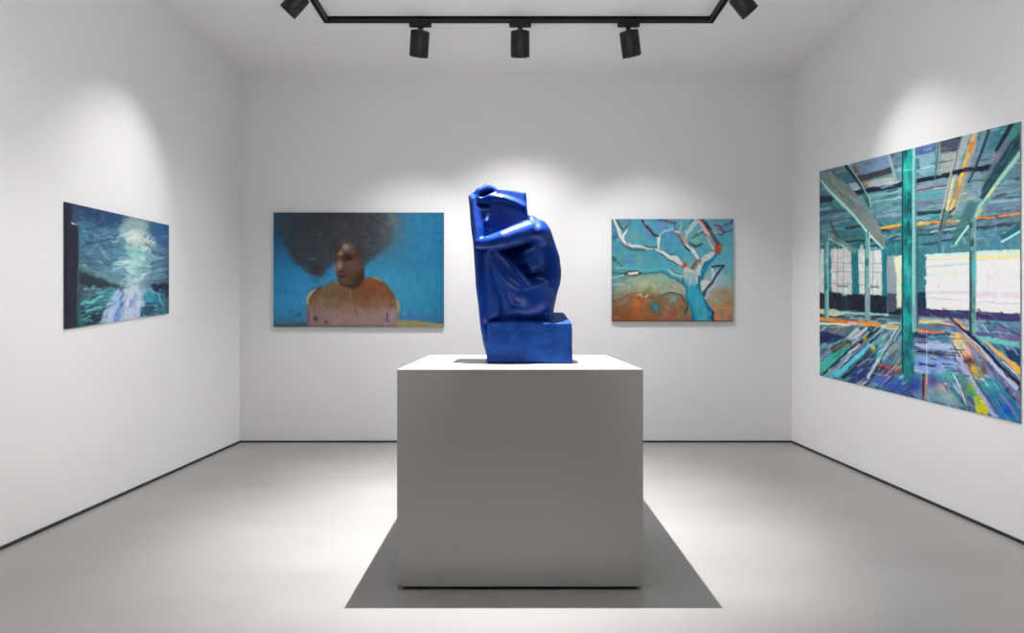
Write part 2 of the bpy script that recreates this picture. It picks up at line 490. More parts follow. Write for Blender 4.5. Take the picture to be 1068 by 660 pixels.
# ------------------------------------------------------------------ paintings: pigment laid on a fine canvas grid, stroke by stroke
class Art:
    def __init__(s, x0, y0, x1, y1, res=3.0, seed=1):
        s.x0, s.y0, s.res = x0, y0, res
        s.w, s.h = int((x1 - x0) * res) + 1, int((y1 - y0) * res) + 1
        s.img = np.zeros((s.h, s.w, 3), np.float32)
        s.rng = np.random.default_rng(seed); s.sa = .62
    def win(s, ax, ay, bx, by):
        i0 = max(0, int((ax - s.x0) * s.res)); i1 = min(s.w, int((bx - s.x0) * s.res) + 2)
        j0 = max(0, int((ay - s.y0) * s.res)); j1 = min(s.h, int((by - s.y0) * s.res) + 2)
        if i1 <= i0 or j1 <= j0: return None
        X, Y = np.meshgrid(s.x0 + np.arange(i0, i1) / s.res, s.y0 + np.arange(j0, j1) / s.res)
        return (slice(j0, j1), slice(i0, i1)), X.astype(np.float32), Y.astype(np.float32)
    def put(s, sl, a, col):
        col = np.array(col, np.float32) / 255.
        s.img[sl] = s.img[sl] * (1 - a[..., None]) + col * a[..., None]
    def gradient(s, xs, ys, cols):
        c = np.array(cols, np.float32) / 255.
        X = s.x0 + np.arange(s.w) / s.res; Y = s.y0 + np.arange(s.h) / s.res
        rows = np.stack([np.stack([np.interp(X, xs, c[j, :, k]) for k in range(3)], -1) for j in range(len(ys))])
        fj = np.interp(Y, ys, np.arange(len(ys))); j0 = np.clip(fj.astype(int), 0, len(ys) - 2); t = (fj - j0)[:, None, None]
        s.img = (rows[j0] * (1 - t) + rows[j0 + 1] * t).astype(np.float32)
    def poly(s, pts, col, soft=.8, a=1.0):
        p = np.array(pts, np.float32); m = soft + 1
        r = s.win(p[:, 0].min() - m, p[:, 1].min() - m, p[:, 0].max() + m, p[:, 1].max() + m)
        if r is None: return
        sl, X, Y = r
        d = poly_sdf(X, Y, pts)
        s.put(sl, np.clip(.5 - d / soft, 0, 1) * a, col)
    def line(s, pts, w, col, a=1.0, soft=.7):
        n = len(pts)
        w = [w] * n if not isinstance(w, (list, tuple)) else list(w)
        if len(w) != n: w = list(np.interp(np.linspace(0, 1, n), np.linspace(0, 1, len(w)), w))
        p = np.array(pts, np.float32); m = max(w) + soft + 1
        r = s.win(p[:, 0].min() - m, p[:, 1].min() - m, p[:, 0].max() + m, p[:, 1].max() + m)
        if r is None: return
        sl, X, Y = r
        best = np.full(X.shape, 1e9, np.float32)
        for i in range(n - 1):
            a_, b_ = p[i], p[i + 1]; e = b_ - a_
            t = np.clip(((X - a_[0]) * e[0] + (Y - a_[1]) * e[1]) / (float(e @ e) + 1e-9), 0, 1)
            d = np.hypot(X - a_[0] - t * e[0], Y - a_[1] - t * e[1]) - .5 * (w[i] + (w[i + 1] - w[i]) * t)
            best = np.minimum(best, d)
        s.put(sl, np.clip(.5 - best / soft, 0, 1) * a, col)
    def blob(s, x, y, rx_, ry_, col, a=1.0, ang=0, hard=1.0):
        m = max(rx_, ry_) * 2.2
        r = s.win(x - m, y - m, x + m, y + m)
        if r is None: return
        sl, X, Y = r
        c, n_ = math.cos(ang), math.sin(ang)
        u = ((X - x) * c + (Y - y) * n_) / rx_; v = (-(X - x) * n_ + (Y - y) * c) / ry_
        s.put(sl, a * np.exp(-(u * u + v * v) ** hard * .9), col)
    def strokes(s, n, region, cols, length, width, ang, a=(.3, .7), jit=12):
        """random brush marks inside a polygon; ang in degrees (lo, hi) or a function of x, y"""
        p = np.array(region, np.float32); lo, hi = p.min(0), p.max(0); rg = s.rng
        k = 0; tries = 0
        while k < n and tries < n * 12:
            tries += 1
            x, y = rg.uniform(lo[0], hi[0]), rg.uniform(lo[1], hi[1])
            ins = False
            for i in range(len(p)):
                x1, y1 = p[i]; x2, y2 = p[i - 1]
                if (y1 > y) != (y2 > y) and x < (x2 - x1) * (y - y1) / (y2 - y1) + x1: ins = not ins
            if not ins: continue
            k += 1
            t = math.radians(ang(x, y) + rg.normal(0, 5) if callable(ang) else rg.uniform(*ang))
            L = rg.uniform(*length) / 2; dx, dy = L * math.cos(t), L * math.sin(t)
            c = np.array(cols[rg.integers(len(cols))], float) + rg.normal(0, jit)
            s.line([(x - dx, y - dy), (x + dx, y + dy)], rg.uniform(*width), np.clip(c, 0, 255), rg.uniform(*a) * s.sa, 1.0)
    def grain(s, amp, cell):
        """soft value variation, cell in photo-scale units"""
        gh, gw = int(s.h / (cell * s.res)) + 3, int(s.w / (cell * s.res)) + 3
        g_ = s.rng.normal(0, amp / 255., (gh, gw, 3)) * .5 + s.rng.normal(0, amp / 255., (gh, gw, 1))
        yi = np.arange(s.h) / (cell * s.res); xi = np.arange(s.w) / (cell * s.res)
        j = yi.astype(int); i = xi.astype(int); fy = (yi - j)[:, None, None]; fx = (xi - i)[None, :, None]
        v = (g_[j][:, i] * (1 - fx) + g_[j][:, i + 1] * fx) * (1 - fy) + (g_[j + 1][:, i] * (1 - fx) + g_[j + 1][:, i + 1] * fx) * fy
        s.img = np.clip(s.img + v.astype(np.float32), 0, 1)
    def warp(s, amp, cell):
        """let the brush wander: shift every mark by a smooth random offset"""
        def field():
            gh, gw = int(s.h / (cell * s.res)) + 3, int(s.w / (cell * s.res)) + 3
            g_ = s.rng.normal(0, amp, (gh, gw)); yi = np.arange(s.h) / (cell * s.res); xi = np.arange(s.w) / (cell * s.res)
            j = yi.astype(int); i = xi.astype(int); fy = (yi - j)[:, None]; fx = (xi - i)[None, :]
            fy = fy * fy * (3 - 2 * fy); fx = fx * fx * (3 - 2 * fx)
            return (g_[j][:, i] * (1 - fx) + g_[j][:, i + 1] * fx) * (1 - fy) + (g_[j + 1][:, i] * (1 - fx) + g_[j + 1][:, i + 1] * fx) * fy
        X, Y = np.meshgrid(s.x0 + np.arange(s.w) / s.res, s.y0 + np.arange(s.h) / s.res)
        s.img = s.sample(X + field(), Y + field()).astype(np.float32)
    def sample(s, x, y):
        fx = np.clip((x - s.x0) * s.res, 0, s.w - 1.001); fy = np.clip((y - s.y0) * s.res, 0, s.h - 1.001)
        i, j = fx.astype(int), fy.astype(int); u, v = (fx - i)[..., None], (fy - j)[..., None]
        im = s.img
        return (im[j, i] * (1 - u) + im[j, i + 1] * u) * (1 - v) + (im[j + 1, i] * (1 - u) + im[j + 1, i + 1] * u) * v


def mat_art(name, rough=.5):
    m = bpy.data.materials.new(name); m.use_nodes = True
    nt = m.node_tree; b = nt.nodes['Principled BSDF']
    at = nt.nodes.new('ShaderNodeVertexColor'); at.layer_name = 'pigment'
    nt.links.new(at.outputs['Color'], b.inputs['Base Color'])
    b.inputs['Roughness'].default_value = rough; b.inputs['Specular IOR Level'].default_value = .25
    n = nt.nodes.new('ShaderNodeTexNoise'); n.inputs['Scale'].default_value = 130; n.inputs['Detail'].default_value = 4
    tc_ = nt.nodes.new('ShaderNodeTexCoord'); nt.links.new(tc_.outputs['Object'], n.inputs['Vector'])
    add_bump(nt, b, n.outputs['Fac'], .18, .002)
    return m
m_pig = mat_art('oil_pigment', .5)

def art_mesh(corners_w, normal, art, nu, nv, gain, name, root, wall_pt, sat=1.0):
    """corners_w: TL, TR, BR, BL in world space on the front plane"""
    TL, TR, BR, BL = [np.array(c, float) for c in corners_w]
    u = np.linspace(0, 1, nu)[None, :, None]; v = np.linspace(0, 1, nv)[:, None, None]
    P = (TL * (1 - u) + TR * u) * (1 - v) + (BL * (1 - u) + BR * u) * v
    px = CX + F * P[..., 0] / P[..., 1]; py = CY - F * (P[..., 2] - EYE) / P[..., 1]
    c = art.sample(px, py)
    c = np.where(c <= .04045, c / 12.92, ((c + .055) / 1.055) ** 2.4) * gain
    lum = c.mean(-1, keepdims=True); c = np.clip(lum + (c - lum) * sat, .002, .9)
    V = P.reshape(-1, 3) - np.array(root.location)
    idx = np.arange(nu * nv).reshape(nv, nu)
    Q = np.stack([idx[:-1, :-1], idx[1:, :-1], idx[1:, 1:], idx[:-1, 1:]], -1).reshape(-1, 4).astype(np.int32)
    me = bpy.data.meshes.new(name)
    me.vertices.add(len(V)); me.vertices.foreach_set('co', V.astype(np.float32).ravel())
    me.loops.add(Q.size); me.loops.foreach_set('vertex_index', Q.ravel())
    me.polygons.add(len(Q)); me.polygons.foreach_set('loop_start', np.arange(0, Q.size, 4, dtype=np.int32))
    me.update(calc_edges=True)
    ca = me.color_attributes.new('pigment', 'FLOAT_COLOR', 'POINT')
    rgba = np.ones((len(V), 4), np.float32); rgba[:, :3] = c.reshape(-1, 3)
    ca.data.foreach_set('color', rgba.ravel())
    me.materials.append(m_pig)
    o = bpy.data.objects.new(name, me); COL.objects.link(o); o.parent = root
    return o

def painting(name, label, art, quad_px, wall, gain, side_col, depth=.028, dens=2.0):
    """quad_px: TL, TR, BR, BL in photo units; wall: 'back', 'left' or 'right'"""
    cw = []
    for (x, y) in quad_px:
        if wall == 'back': d = BACK - depth; cw.append(((x - CX) * d / F, d, EYE - (y - CY) * d / F))
        else:
            X = XL + depth if wall == 'left' else XR - depth
            d = F * X / (x - CX); cw.append((X, d, EYE - (y - CY) * d / F))
    nrm = {'back': Vector((0, -1, 0)), 'left': Vector((1, 0, 0)), 'right': Vector((-1, 0, 0))}[wall]
    cen = sum((Vector(c) for c in cw), Vector()) / 4 - nrm * depth
    root = empty('painting', cen, label, 'painting')
    W_ = max(abs(quad_px[1][0] - quad_px[0][0]), 10); H_ = max(abs(quad_px[3][1] - quad_px[0][1]), abs(quad_px[2][1] - quad_px[1][1]))
    art_mesh(cw, nrm, art, int(W_ * dens), int(H_ * dens), gain, 'canvas', root, None)
    # canvas box behind the picture plane: wrapped edges on a wooden frame
    bm = bmesh.new()
    fr = [bm.verts.new(Vector(c) - nrm * .0012 - root.location) for c in cw]
    bk = [bm.verts.new(Vector(c) - nrm * depth - root.location) for c in cw]
    bm.faces.new(fr); bm.faces.new(bk[::-1])
    for i in range(4): bm.faces.new((fr[i], bk[i], bk[(i + 1) % 4], fr[(i + 1) % 4]))
    o = link_bm('stretcher_frame', bm, side_col, root)
    return root

def mat_side(name, c):
    m, nt, b = principled(name, srgb(c), .7, .2)
    c = srgb(c); noise_mix(nt, b, tuple(v * .8 for v in c), tuple(min(1, v * 1.15) for v in c), 12)
    return m

# ============ portrait =================================================
A = Art(283, 219, 465, 344, 3, 5)
A.gradient([285, 315, 345, 375, 405, 435, 450, 463], [222, 245, 270, 290, 310, 325, 341],
 [[(32,90,118),(35,75,95),(50,60,75),(60,70,80),(55,100,125),(34,112,150),(27,104,142),(25,98,130)],
  [(34,90,125),(40,80,100),(50,60,75),(60,70,85),(62,105,130),(42,112,145),(26,102,146),(22,98,134)],
  [(38,118,170),(42,120,170),(45,120,160),(45,120,155),(48,120,150),(40,112,145),(30,108,148),(22,100,135)],
  [(45,138,192),(50,142,196),(52,142,195),(56,146,196),(56,140,180),(45,128,165),(36,118,156),(28,108,145)],
  [(50,140,195),(60,148,205),(55,145,195),(50,135,175),(58,142,180),(50,135,172),(40,125,160),(28,112,148)],
  [(45,140,190),(52,142,195),(50,140,190),(50,135,175),(52,135,172),(50,130,165),(42,120,160),(32,105,150)],
  [(55,105,120),(60,110,125),(80,115,125),(90,115,120),(80,120,140),(60,110,150),(50,100,150),(45,95,145)]])
A.strokes(260, [(285,240),(463,222),(463,341),(285,341)], [(60,150,200),(45,130,180),(35,115,160),(75,160,205),(40,125,165)], (3, 14), (1, 4), (-25, 40), (.08, .25), 8)
A.strokes(60, [(425,222),(463,222),(463,335),(425,335)], [(25,105,140),(28,98,150),(40,118,150)], (10, 40), (1, 3), (86, 94), (.15, .35), 5)
hair = [(286,224),(300,222),(405,222),(409,234),(409,247),(403,258),(393,267),(383,273),(377,282),(352,262),(347,276),(340,281),(334,287),(328,288),(321,281),(310,275),(303,268),(299,256),(294,244),(287,236)]
A.poly(hair, (60,62,68), 7, .92)
A.blob(295, 232, 13, 9, (38,82,105), .55)
A.blob(292, 244, 7, 12, (38,90,125), .5)
A.blob(404, 236, 9, 18, (80,95,110), .55)
A.blob(408, 226, 6, 7, (100,105,105), .5)
A.strokes(420, hair, [(58,60,66),(50,55,65),(72,72,76),(62,62,62),(48,58,62),(80,76,80),(55,50,60)], (2, 9), (.8, 3), (-60, 80), (.12, .4), 7)
A.strokes(90, [(286,224),(325,222),(318,262),(298,258),(288,240)], [(38,85,105),(55,70,80),(40,60,75),(70,85,90)], (2, 7), (.8, 2.2), (-70, 60), (.2, .5), 8)
A.strokes(110, [(380,222),(409,224),(410,250),(392,268),(378,276)], [(75,72,75),(85,85,90),(70,60,65),(90,95,100),(60,80,95)], (3, 9), (1, 3), (20, 100), (.15, .4), 7)
A.strokes(70, [(286,232),(300,262),(318,282),(330,290),(344,283),(340,274),(318,272),(302,252)], [(52,60,75),(45,75,105),(60,58,68)], (3, 8), (1.2, 3), (20, 90), (.25, .5), 6)
A.blob(332, 283, 7, 6, (62,48,58), .8)
A.blob(330, 292, 3, 3, (30,95,135), .6)
for x, y in ((334,245),(328,270),(325,270)): A.blob(x, y, .9, 1.2, (130,140,150), .7)
A.blob(297, 244, 1.6, 1.4, (95,90,95), .6)
# shoulders
sh_ = [(320,341),(320,330),(320,318),(322,309),(327,303),(338,299),(349,295),(357,293),(366,299),(376,291),(385,289),(394,291),(403,296),(410,306),(415,320),(416,341)]
A.poly(sh_, (122,92,66), 1.6)
A.poly([(366,300),(377,292),(386,290),(396,293),(404,298),(410,307),(413,318),(395,322),(370,318)], (118,72,44), 5, .9)
A.blob(388, 297, 12, 5, (135,68,36), .75, .2)
A.blob(392, 306, 11, 6, (110,70,46), .6)
A.blob(345, 308, 15, 9, (108,88,60), .85)
A.blob(352, 297, 9, 4, (118,102,70), .8)
A.poly([(322,318),(345,322),(372,320),(395,320),(414,322),(415,341),(321,341)], (148,124,122), 7, .88)
A.strokes(200, [(322,318),(372,318),(414,320),(415,340),(321,340)], [(155,130,128),(135,112,112),(165,142,135),(140,118,105),(150,120,125)], (2, 7), (.8, 2.5), (-60, 60), (.2, .45), 8)
A.strokes(120, [(326,304),(355,296),(385,292),(408,306),(410,318),(324,318)], [(120,80,48),(95,70,50),(135,100,70),(140,72,40),(110,92,62)], (2, 8), (.8, 2.5), (-40, 60), (.2, .45), 7)
A.line([(366,296),(366,312),(368,322)], [2, 3, 4], (150,120,105), .35, 2)
A.line([(322,324),(321,340)], 1.6, (120,70,140), .7); A.line([(332,320),(333,338)], [1.2, 2.4], (165,90,140), .55)
A.line([(327,318),(329,334)], 2, (105,105,100), .6); A.blob(329.4, 332.5, 1.8, 2.4, (30,40,48), .9); A.blob(340, 336, 1.4, 1.8, (60,60,66), .8)
A.line([(320.5,317),(321,311),(324,306),(329,302)], [1.4, 3, 2.6, 1.2], (192,188,120), .9, 1.2)
A.line([(327,307),(331,302),(336,301)], 1.6, (85,45,35), .7)
A.line([(331,301),(342,296),(349,293)], 1.4, (50,60,58), .45, 1.5)
A.line([(388,289),(394,290.5),(399,294)], [1, 1.8, 1], (175,150,80), .75)
A.line([(399,295),(407,303),(412,313)], [1.5, 2, 1.5], (50,55,60), .45, 1.6)
A.line([(413.5,312),(415.5,319),(415.5,325)], [1, 2.2, 1], (190,165,60), .85)
A.line([(408,314),(409,319)], 1.6, (70,45,45), .8)
A.line([(404,326),(403,334),(406,336)], [2, 2.4, 1], (85,55,85), .75); A.blob(409, 329, 3, 4, (150,135,170), .7)
A.line([(370,322),(372,328)], [1.4, 2.6], (135,62,80), .8); A.blob(365, 326, 2.5, 1.4, (150,85,110), .6); A.blob(383, 324.5, 1.8, 1.2, (105,75,70), .7)
A.blob(312, 327.5, 2.6, 2.2, (55,70,140), .85); A.blob(310, 329, 1.6, 1.2, (100,70,140), .7); A.blob(303, 325, 1.4, 1.2, (45,75,130), .8)
A.blob(297, 303, 2, 2, (35,105,150), .5); A.line([(316,313),(316,318)], 1, (130,180,210), .6)
for x in range(326, 414, 6): A.blob(x + A.rng.uniform(-2, 2), 318 + A.rng.uniform(-5, 3), 4.5, 4.5, [(132,104,86),(125,96,74),(145,118,108),(118,88,66)][x % 4], .45)
A.blob(335, 312, 6, 8, (135,118,98), .4); A.blob(397, 312, 7, 6, (132,98,78), .5); A.blob(350, 322, 10, 4, (135,108,82), .4); A.blob(383, 318, 10, 5, (120,80,55), .45)
A.strokes(50, [(400,222),(418,224),(420,256),(396,270)], [(80,95,105),(60,110,140),(95,100,100)], (4, 10), (2, 5), (40, 110), (.15, .35), 6)
A.blob(410, 228, 4, 9, (120,115,105), .45, -.4); A.blob(400, 262, 8, 5, (70,100,120), .5); A.blob(396, 268, 5, 2.5, (75,130,135), .5)
# neck and face
A.poly([(351,286),(360,297),(367,301),(374,297),(380,291),(379,280),(370,276)], (62,44,36), 2.5)
A.poly([(371,288),(377,284),(380,290),(374,300),(367,301)], (66,42,36), 2.5, .8)
A.poly([(349,270),(352,262),(357,255),(362,251),(369,254),(374,262),(377,272),(377,282),(372,290),(366,296),(359,297),(354,294),(351,287),(349,279)], (92,66,56), 3)
A.blob(369, 279, 5, 9, (108,72,58), .7); A.blob(374, 287, 3, 7, (56,42,36), .7)
A.blob(360, 257, 5, 4.5, (138,130,112), .85, -.4); A.blob(365, 262, 5, 3, (98,88,74), .6)
A.line([(350,272),(351,262),(357,255)], 2, (58,36,30), .8); A.blob(354, 264, 2.2, 3.2, (150,128,72), .9)
A.blob(353, 271, 2.4, 4, (78,50,44), .7)
A.blob(362.5, 268, 5, 2.8, (52,30,26), .95, -.1); A.line([(358,270.5),(363,271.8),(368,269)], 1, (28,16,16), .9)
A.line([(357,264.5),(363,263.5),(369,265)], 1.2, (66,52,44), .7)
A.blob(354.5, 277, 3.4, 4.8, (140,122,108), .8, .2); A.blob(361, 276, 4, 3, (120,84,68), .6); A.blob(356, 283, 1.8, 1, (42,32,28), .85)
A.blob(349.5, 280, 2, 4, (125,118,105), .6)
A.blob(357, 288, 3.6, 1.8, (92,52,50), .9, .15); A.line([(353,287.6),(358,288.2),(361,287.2)], .7, (48,26,28), .9)
A.blob(361, 292, 4, 3, (108,80,66), .7); A.line([(352,291),(357,297),(364,298)], 1.8, (50,42,38), .7)
A.strokes(60, [(350,262),(362,252),(376,264),(377,284),(364,296),(352,290)], [(100,72,60),(80,56,48),(125,98,84),(90,60,50)], (1.5, 4), (.6, 1.6), (-70, 70), (.15, .35), 8)
A.blob(361, 257, 3.6, 3.2, (152,146,128), .9); A.blob(355, 264.5, 1.8, 2.4, (170,150,88), .85); A.blob(363, 268.4, 4.2, 2.4, (38,20,20), .9)
A.blob(353.8, 276.5, 2.2, 3.6, (158,140,124), .75); A.blob(349, 281, 1.4, 3, (135,130,118), .6); A.blob(356, 283.5, 2.4, .9, (30,22,20), .85); A.blob(357, 288.4, 3, 1.1, (66,32,34), .9); A.blob(361, 280, 2, 3, (90,58,46), .5)
A.blob(373, 266, 3, 6, (66,50,44), .7); A.blob(374, 258, 4, 5, (60,54,50), .7); A.blob(352, 257, 2.6, 4, (56,40,36), .6); A.blob(368, 291, 5, 4, (62,44,36), .7)
A.strokes(26, [(352,248),(376,250),(382,268),(377,270),(372,256),(356,255)], [(58,56,56),(70,64,60)], (3, 7), (1, 2.4), (20, 80), (.4, .7), 6)
A.warp(.5, 4)
# ground strip
A.poly([(413,333.5),(430,334),(448,336),(463,338),(463,342),(413,342)], (146,138,88), 1.6)
A.strokes(26, [(414,335),(462,339),(462,341),(414,341)], [(160,148,90),(130,128,90),(120,125,100)], (4, 12), (.8, 1.8), (-4, 6), (.3, .6), 6)
A.poly([(284,339),(300,338),(320,336.5),(320,343),(284,343)], (62,88,96), 2)
A.poly([(322,338),(415,338.5),(415,343),(322,343)], (112,110,104), 2, .8)
A.blob(422, 327.5, 1.5, 1.5, (110,165,215), .8); A.blob(434, 330, 20, 4, (50,95,165), .35)
A.grain(2.5, 1.2); A.grain(2.5, 4)
portrait = A
painting('painting', 'wide blue portrait canvas of a person with a large dark afro looking down', portrait,
         [(285.3, 221.6), (462.7, 221.6), (462.7, 340.8), (285.3, 340.8)], 'back', GAIN['portrait'], mat_side('canvas_edge_blue', (70, 100, 118)))

# ============ tree =====================================================
A = Art(636, 226, 767, 338, 3.5, 9)
A.gradient([638, 665, 695, 725, 765], [228, 245, 265, 283, 297, 312, 325, 336],
 [[(75,130,150),(72,140,170),(80,150,178),(110,160,175),(95,150,170)],
  [(60,125,150),(80,150,170),(70,145,180),(90,165,180),(95,170,190)],
  [(60,135,145),(75,150,165),(70,155,180),(85,170,190),(100,175,190)],
  [(75,135,140),(90,155,160),(95,170,180),(120,180,180),(110,175,185)],
  [(95,135,140),(150,160,135),(150,165,150),(165,180,180),(140,180,180)],
  [(105,115,105),(130,125,100),(120,130,115),(160,165,150),(150,140,110)],
  [(100,80,62),(150,92,50),(125,100,75),(150,130,100),(185,125,85)],
  [(85,55,35),(120,62,30),(140,90,60),(120,100,80),(170,115,80)]])
A.strokes(420, [(638,228),(765,228),(765,285),(638,290)], [(70,150,180),(85,165,185),(60,135,170),(100,175,190),(90,140,190),(80,160,150),(110,150,190)], (3, 10), (1.5, 4.5), (-60, 60), (.12, .4), 9)
for x, y, r_, c in ((661,247,6,(120,150,130)),(656,240,5,(90,150,150)),(664,270,4,(130,165,110)),(690,236,5,(125,140,200)),(657,272,5,(70,120,185)),(642,246,4,(40,90,150)),(645,270,8,(80,150,150)),
                    (720,245,5,(120,165,165)),(757,262,8,(90,175,190)),(650,233,5,(100,125,130))): A.blob(x, y, r_, r_ * .8, c, .6)
# mounds
A.poly([(640,306),(648,296),(656,290),(668,286),(684,286),(697,290),(708,297),(714,306),(700,305),(690,306),(676,303),(660,304)], (152,165,138), 4, .85)
for x, y, r_, c in ((668,297,5,(190,188,145)),(684,297,3,(195,190,160)),(690,290,6,(130,175,150)),(660,298,7,(130,155,140)),(702,300,6,(180,185,165)),(678,293,4,(120,175,155)),(675,303,6,(120,120,70))): A.blob(x, y, r_, r_ * .9, c, .7)
A.strokes(90, [(642,302),(660,288),(700,290),(714,304),(690,307)], [(170,180,150),(130,160,140),(160,160,120),(150,180,165)], (2, 7), (1, 3), (-50, 50), (.2, .5), 8)
A.poly([(638,312),(655,306),(672,306),(690,308),(704,305),(713,311),(717,322),(716,336),(638,336)], (135,92,60), 4, .75)
A.blob(650, 316, 9, 7, (112,100,90), .7); A.blob(664, 317, 7, 10, (178,95,45), .85); A.blob(664, 328, 10, 5, (165,82,35), .8); A.blob(650, 328, 9, 5, (130,65,28), .8)
A.blob(642, 322, 4, 8, (90,78,66), .6); A.blob(698, 320, 8, 9, (150,115,85), .6); A.blob(700, 330, 6, 5, (180,90,75), .6); A.blob(708, 326, 4, 7, (160,95,55), .7)
A.blob(703, 312, 5, 3.5, (120,165,165), .8); A.blob(710, 316, 4, 5, (160,110,75), .7); A.blob(712, 330, 4, 6, (120,120,95), .7)
A.strokes(170, [(639,312),(672,307),(712,310),(716,334),(640,335)], [(165,90,45),(140,75,35),(120,100,80),(185,110,60),(100,70,50),(150,120,95)], (2, 7), (.9, 3), (-60, 60), (.18, .45), 9)
A.blob(683.5, 321, 6, 6.5, (60,75,75), .5); A.blob(683.5, 320.5, 4.4, 5, (18,125,150), .95, 0, 1.5); A.blob(680, 317, 2, 2, (45,150,130), .7); A.blob(684.5, 321, 1.8, 2, (30,150,185), .8)
A.line([(664,309),(668,306),(669,309)], 1.4, (210,190,160), .8); A.line([(672,309),(675,307)], 1.8, (215,200,165), .8)
A.line([(688,308),(697,305),(705,305),(712,309),(717,318),(717,324),(714.5,328)], [1, 1.6, 1.6, 2, 2, 1.6, 1.6], (55,75,78), .85)
A.line([(640,311),(650,308),(660,303)], 1.2, (150,160,150), .5)
# right-hand hills
A.poly([(735,305),(745,297),(755,292),(765,290),(765,336),(744,336),(742,325),(735,315)], (160,150,125), 5, .6)
for x, y, rx_, ry_, c in ((756,304,5,4,(185,120,90)),(750,312,4,6,(150,175,160)),(744,313,4,5,(150,165,130)),(759,311,3,4,(120,165,130)),(750,324,8,6,(205,125,75)),(760,320,5,6,(190,130,90)),(753,327,2,3,(110,120,140)),
                          (748,331,5,4,(200,115,70)),(761,331,3,4,(160,95,80)),(746,291,6,8,(190,200,215)),(757,295,6,5,(140,195,205)),(742,303,5,6,(175,165,180))): A.blob(x, y, rx_, ry_, c, .75)
A.strokes(80, [(742,306),(764,300),(764,335),(746,335)], [(200,130,80),(180,110,70),(150,160,130),(210,150,110)], (2, 6), (1, 2.6), (-80, 80), (.2, .45), 10)
# long pale branch, upper left
A.line([(640,231),(645,240),(648,250),(653,256),(661,260.5),(672,260.5)], [3, 3, 4, 3, 3, 2], (60,70,75), .6)
A.line([(652,237),(651,246),(654,252)], [2, 2, 1], (70,75,85), .6)
A.line([(640,229),(645,238),(648,247),(653,254),(661,257.2),(672,258.2),(681,258)], [2, 3, 3.4, 3, 2.2, 1.8, 1.4], (205,208,205), .95)
A.line([(653,239.5),(650.5,245),(651,251)], [1.6, 2.6, 2], (222,222,218), .95)
A.line([(644,230),(647,235),(649,239)], 1.6, (45,55,70), .8); A.line([(652,238),(655,234),(657,229)], 1.4, (90,80,85), .7)
A.line([(651,253.5),(655,255.5)], 2, (175,110,95), .6)
A.line([(637,247),(643,249),(648,252)], [3, 2, 1], (150,190,195), .6); A.blob(641, 248, 2.5, 1.5, (25,50,75), .8)
A.line([(672,256.6),(686,257.2)], 1.4, (70,80,85), .7); A.line([(668,259),(684,260)], 1.6, (120,115,95), .6)
A.line([(684,260),(692,265),(700,269.5),(710,275)], [2, 5, 6, 4], (50,75,80), .6)
A.line([(684,259.5),(693,264.5),(702,269),(708,273),(713,276)], [1.6, 3.4, 4.6, 4, 3], (218,216,212), .97)
A.line([(692,261),(703,265),(712,271)], 1, (70,75,110), .6)
A.line([(687.3,246),(686.8,252),(686.6,259)], [3.2, 3.4, 1.6], (214,220,215), .97)
A.line([(689.5,247),(689,258)], .8, (90,110,130), .5)
A.line([(686,246),(692,242.5),(697,240.5),(701,239)], [1.6, 1.4, 1.6, 2.6], (180,190,205), .9)
A.line([(669,229),(673,234),(677,240),(682,245),(687,246)], [2.4, 3.6, 4, 3.4, 2], (52,48,68), .9)
A.line([(672,231),(674,234)], 1.6, (190,170,165), .8); A.line([(675,240),(678,244)], [2, 2], (150,125,150), .8)
A.line([(688,229),(696,231.5),(704,233)], [2, 2, 2.6], (95,62,90), .8); A.line([(693,229),(700,231)], .9, (150,80,80), .8)
A.line([(702,233),(705,240),(706,243)], [1, 2, 3], (95,75,100), .7)
# centre branch
A.line([(704,242),(710,247),(714,252),(718,261)], [3, 4, 5, 2], (55,50,65), .75)
A.line([(704,242),(708,244),(713,249),(718,254)], [2, 3, 4, 3.4], (195,150,115), .95); A.line([(706,243),(709,245)], 1.6, (165,80,75), .8)
A.line([(704,241.5),(709,242.5)], 1.6, (225,225,220), .8)
A.line([(714,253),(716,257),(719,262)], [2, 2.6, 1.4], (35,40,60), .9); A.line([(714,252),(715.5,256)], 1.4, (205,210,215), .8)
A.line([(718,256),(722,261),(726,266),(728.5,270)], [3, 4.6, 4, 2], (226,222,220), .97); A.line([(719,256),(722,260)], 1.4, (215,140,120), .8)
A.line([(709,233),(711,238),(712,244)], [2.4, 2.4, 1], (150,190,175), .8)
A.line([(727,229),(722,236),(717,243),(715,249)], [3, 4.4, 3.6, 2], (165,205,200), .9); A.line([(722,229),(720,234)], 1.4, (60,70,80), .7)
A.line([(714,235),(713,242)], 1.6, (90,110,125), .6); A.line([(723,248),(730,243),(735,239)], [2.2, 1.6, 1.4], (60,85,95), .8); A.line([(728,243),(734,238)], [1.6, 2.2], (190,205,195), .8)
A.blob(725.5, 251.5, 3.6, 2.8, (150,178,140), .85, .2); A.line([(721,253),(725,257),(731,255)], [1.4, 2.6, 2], (35,60,80), .85)
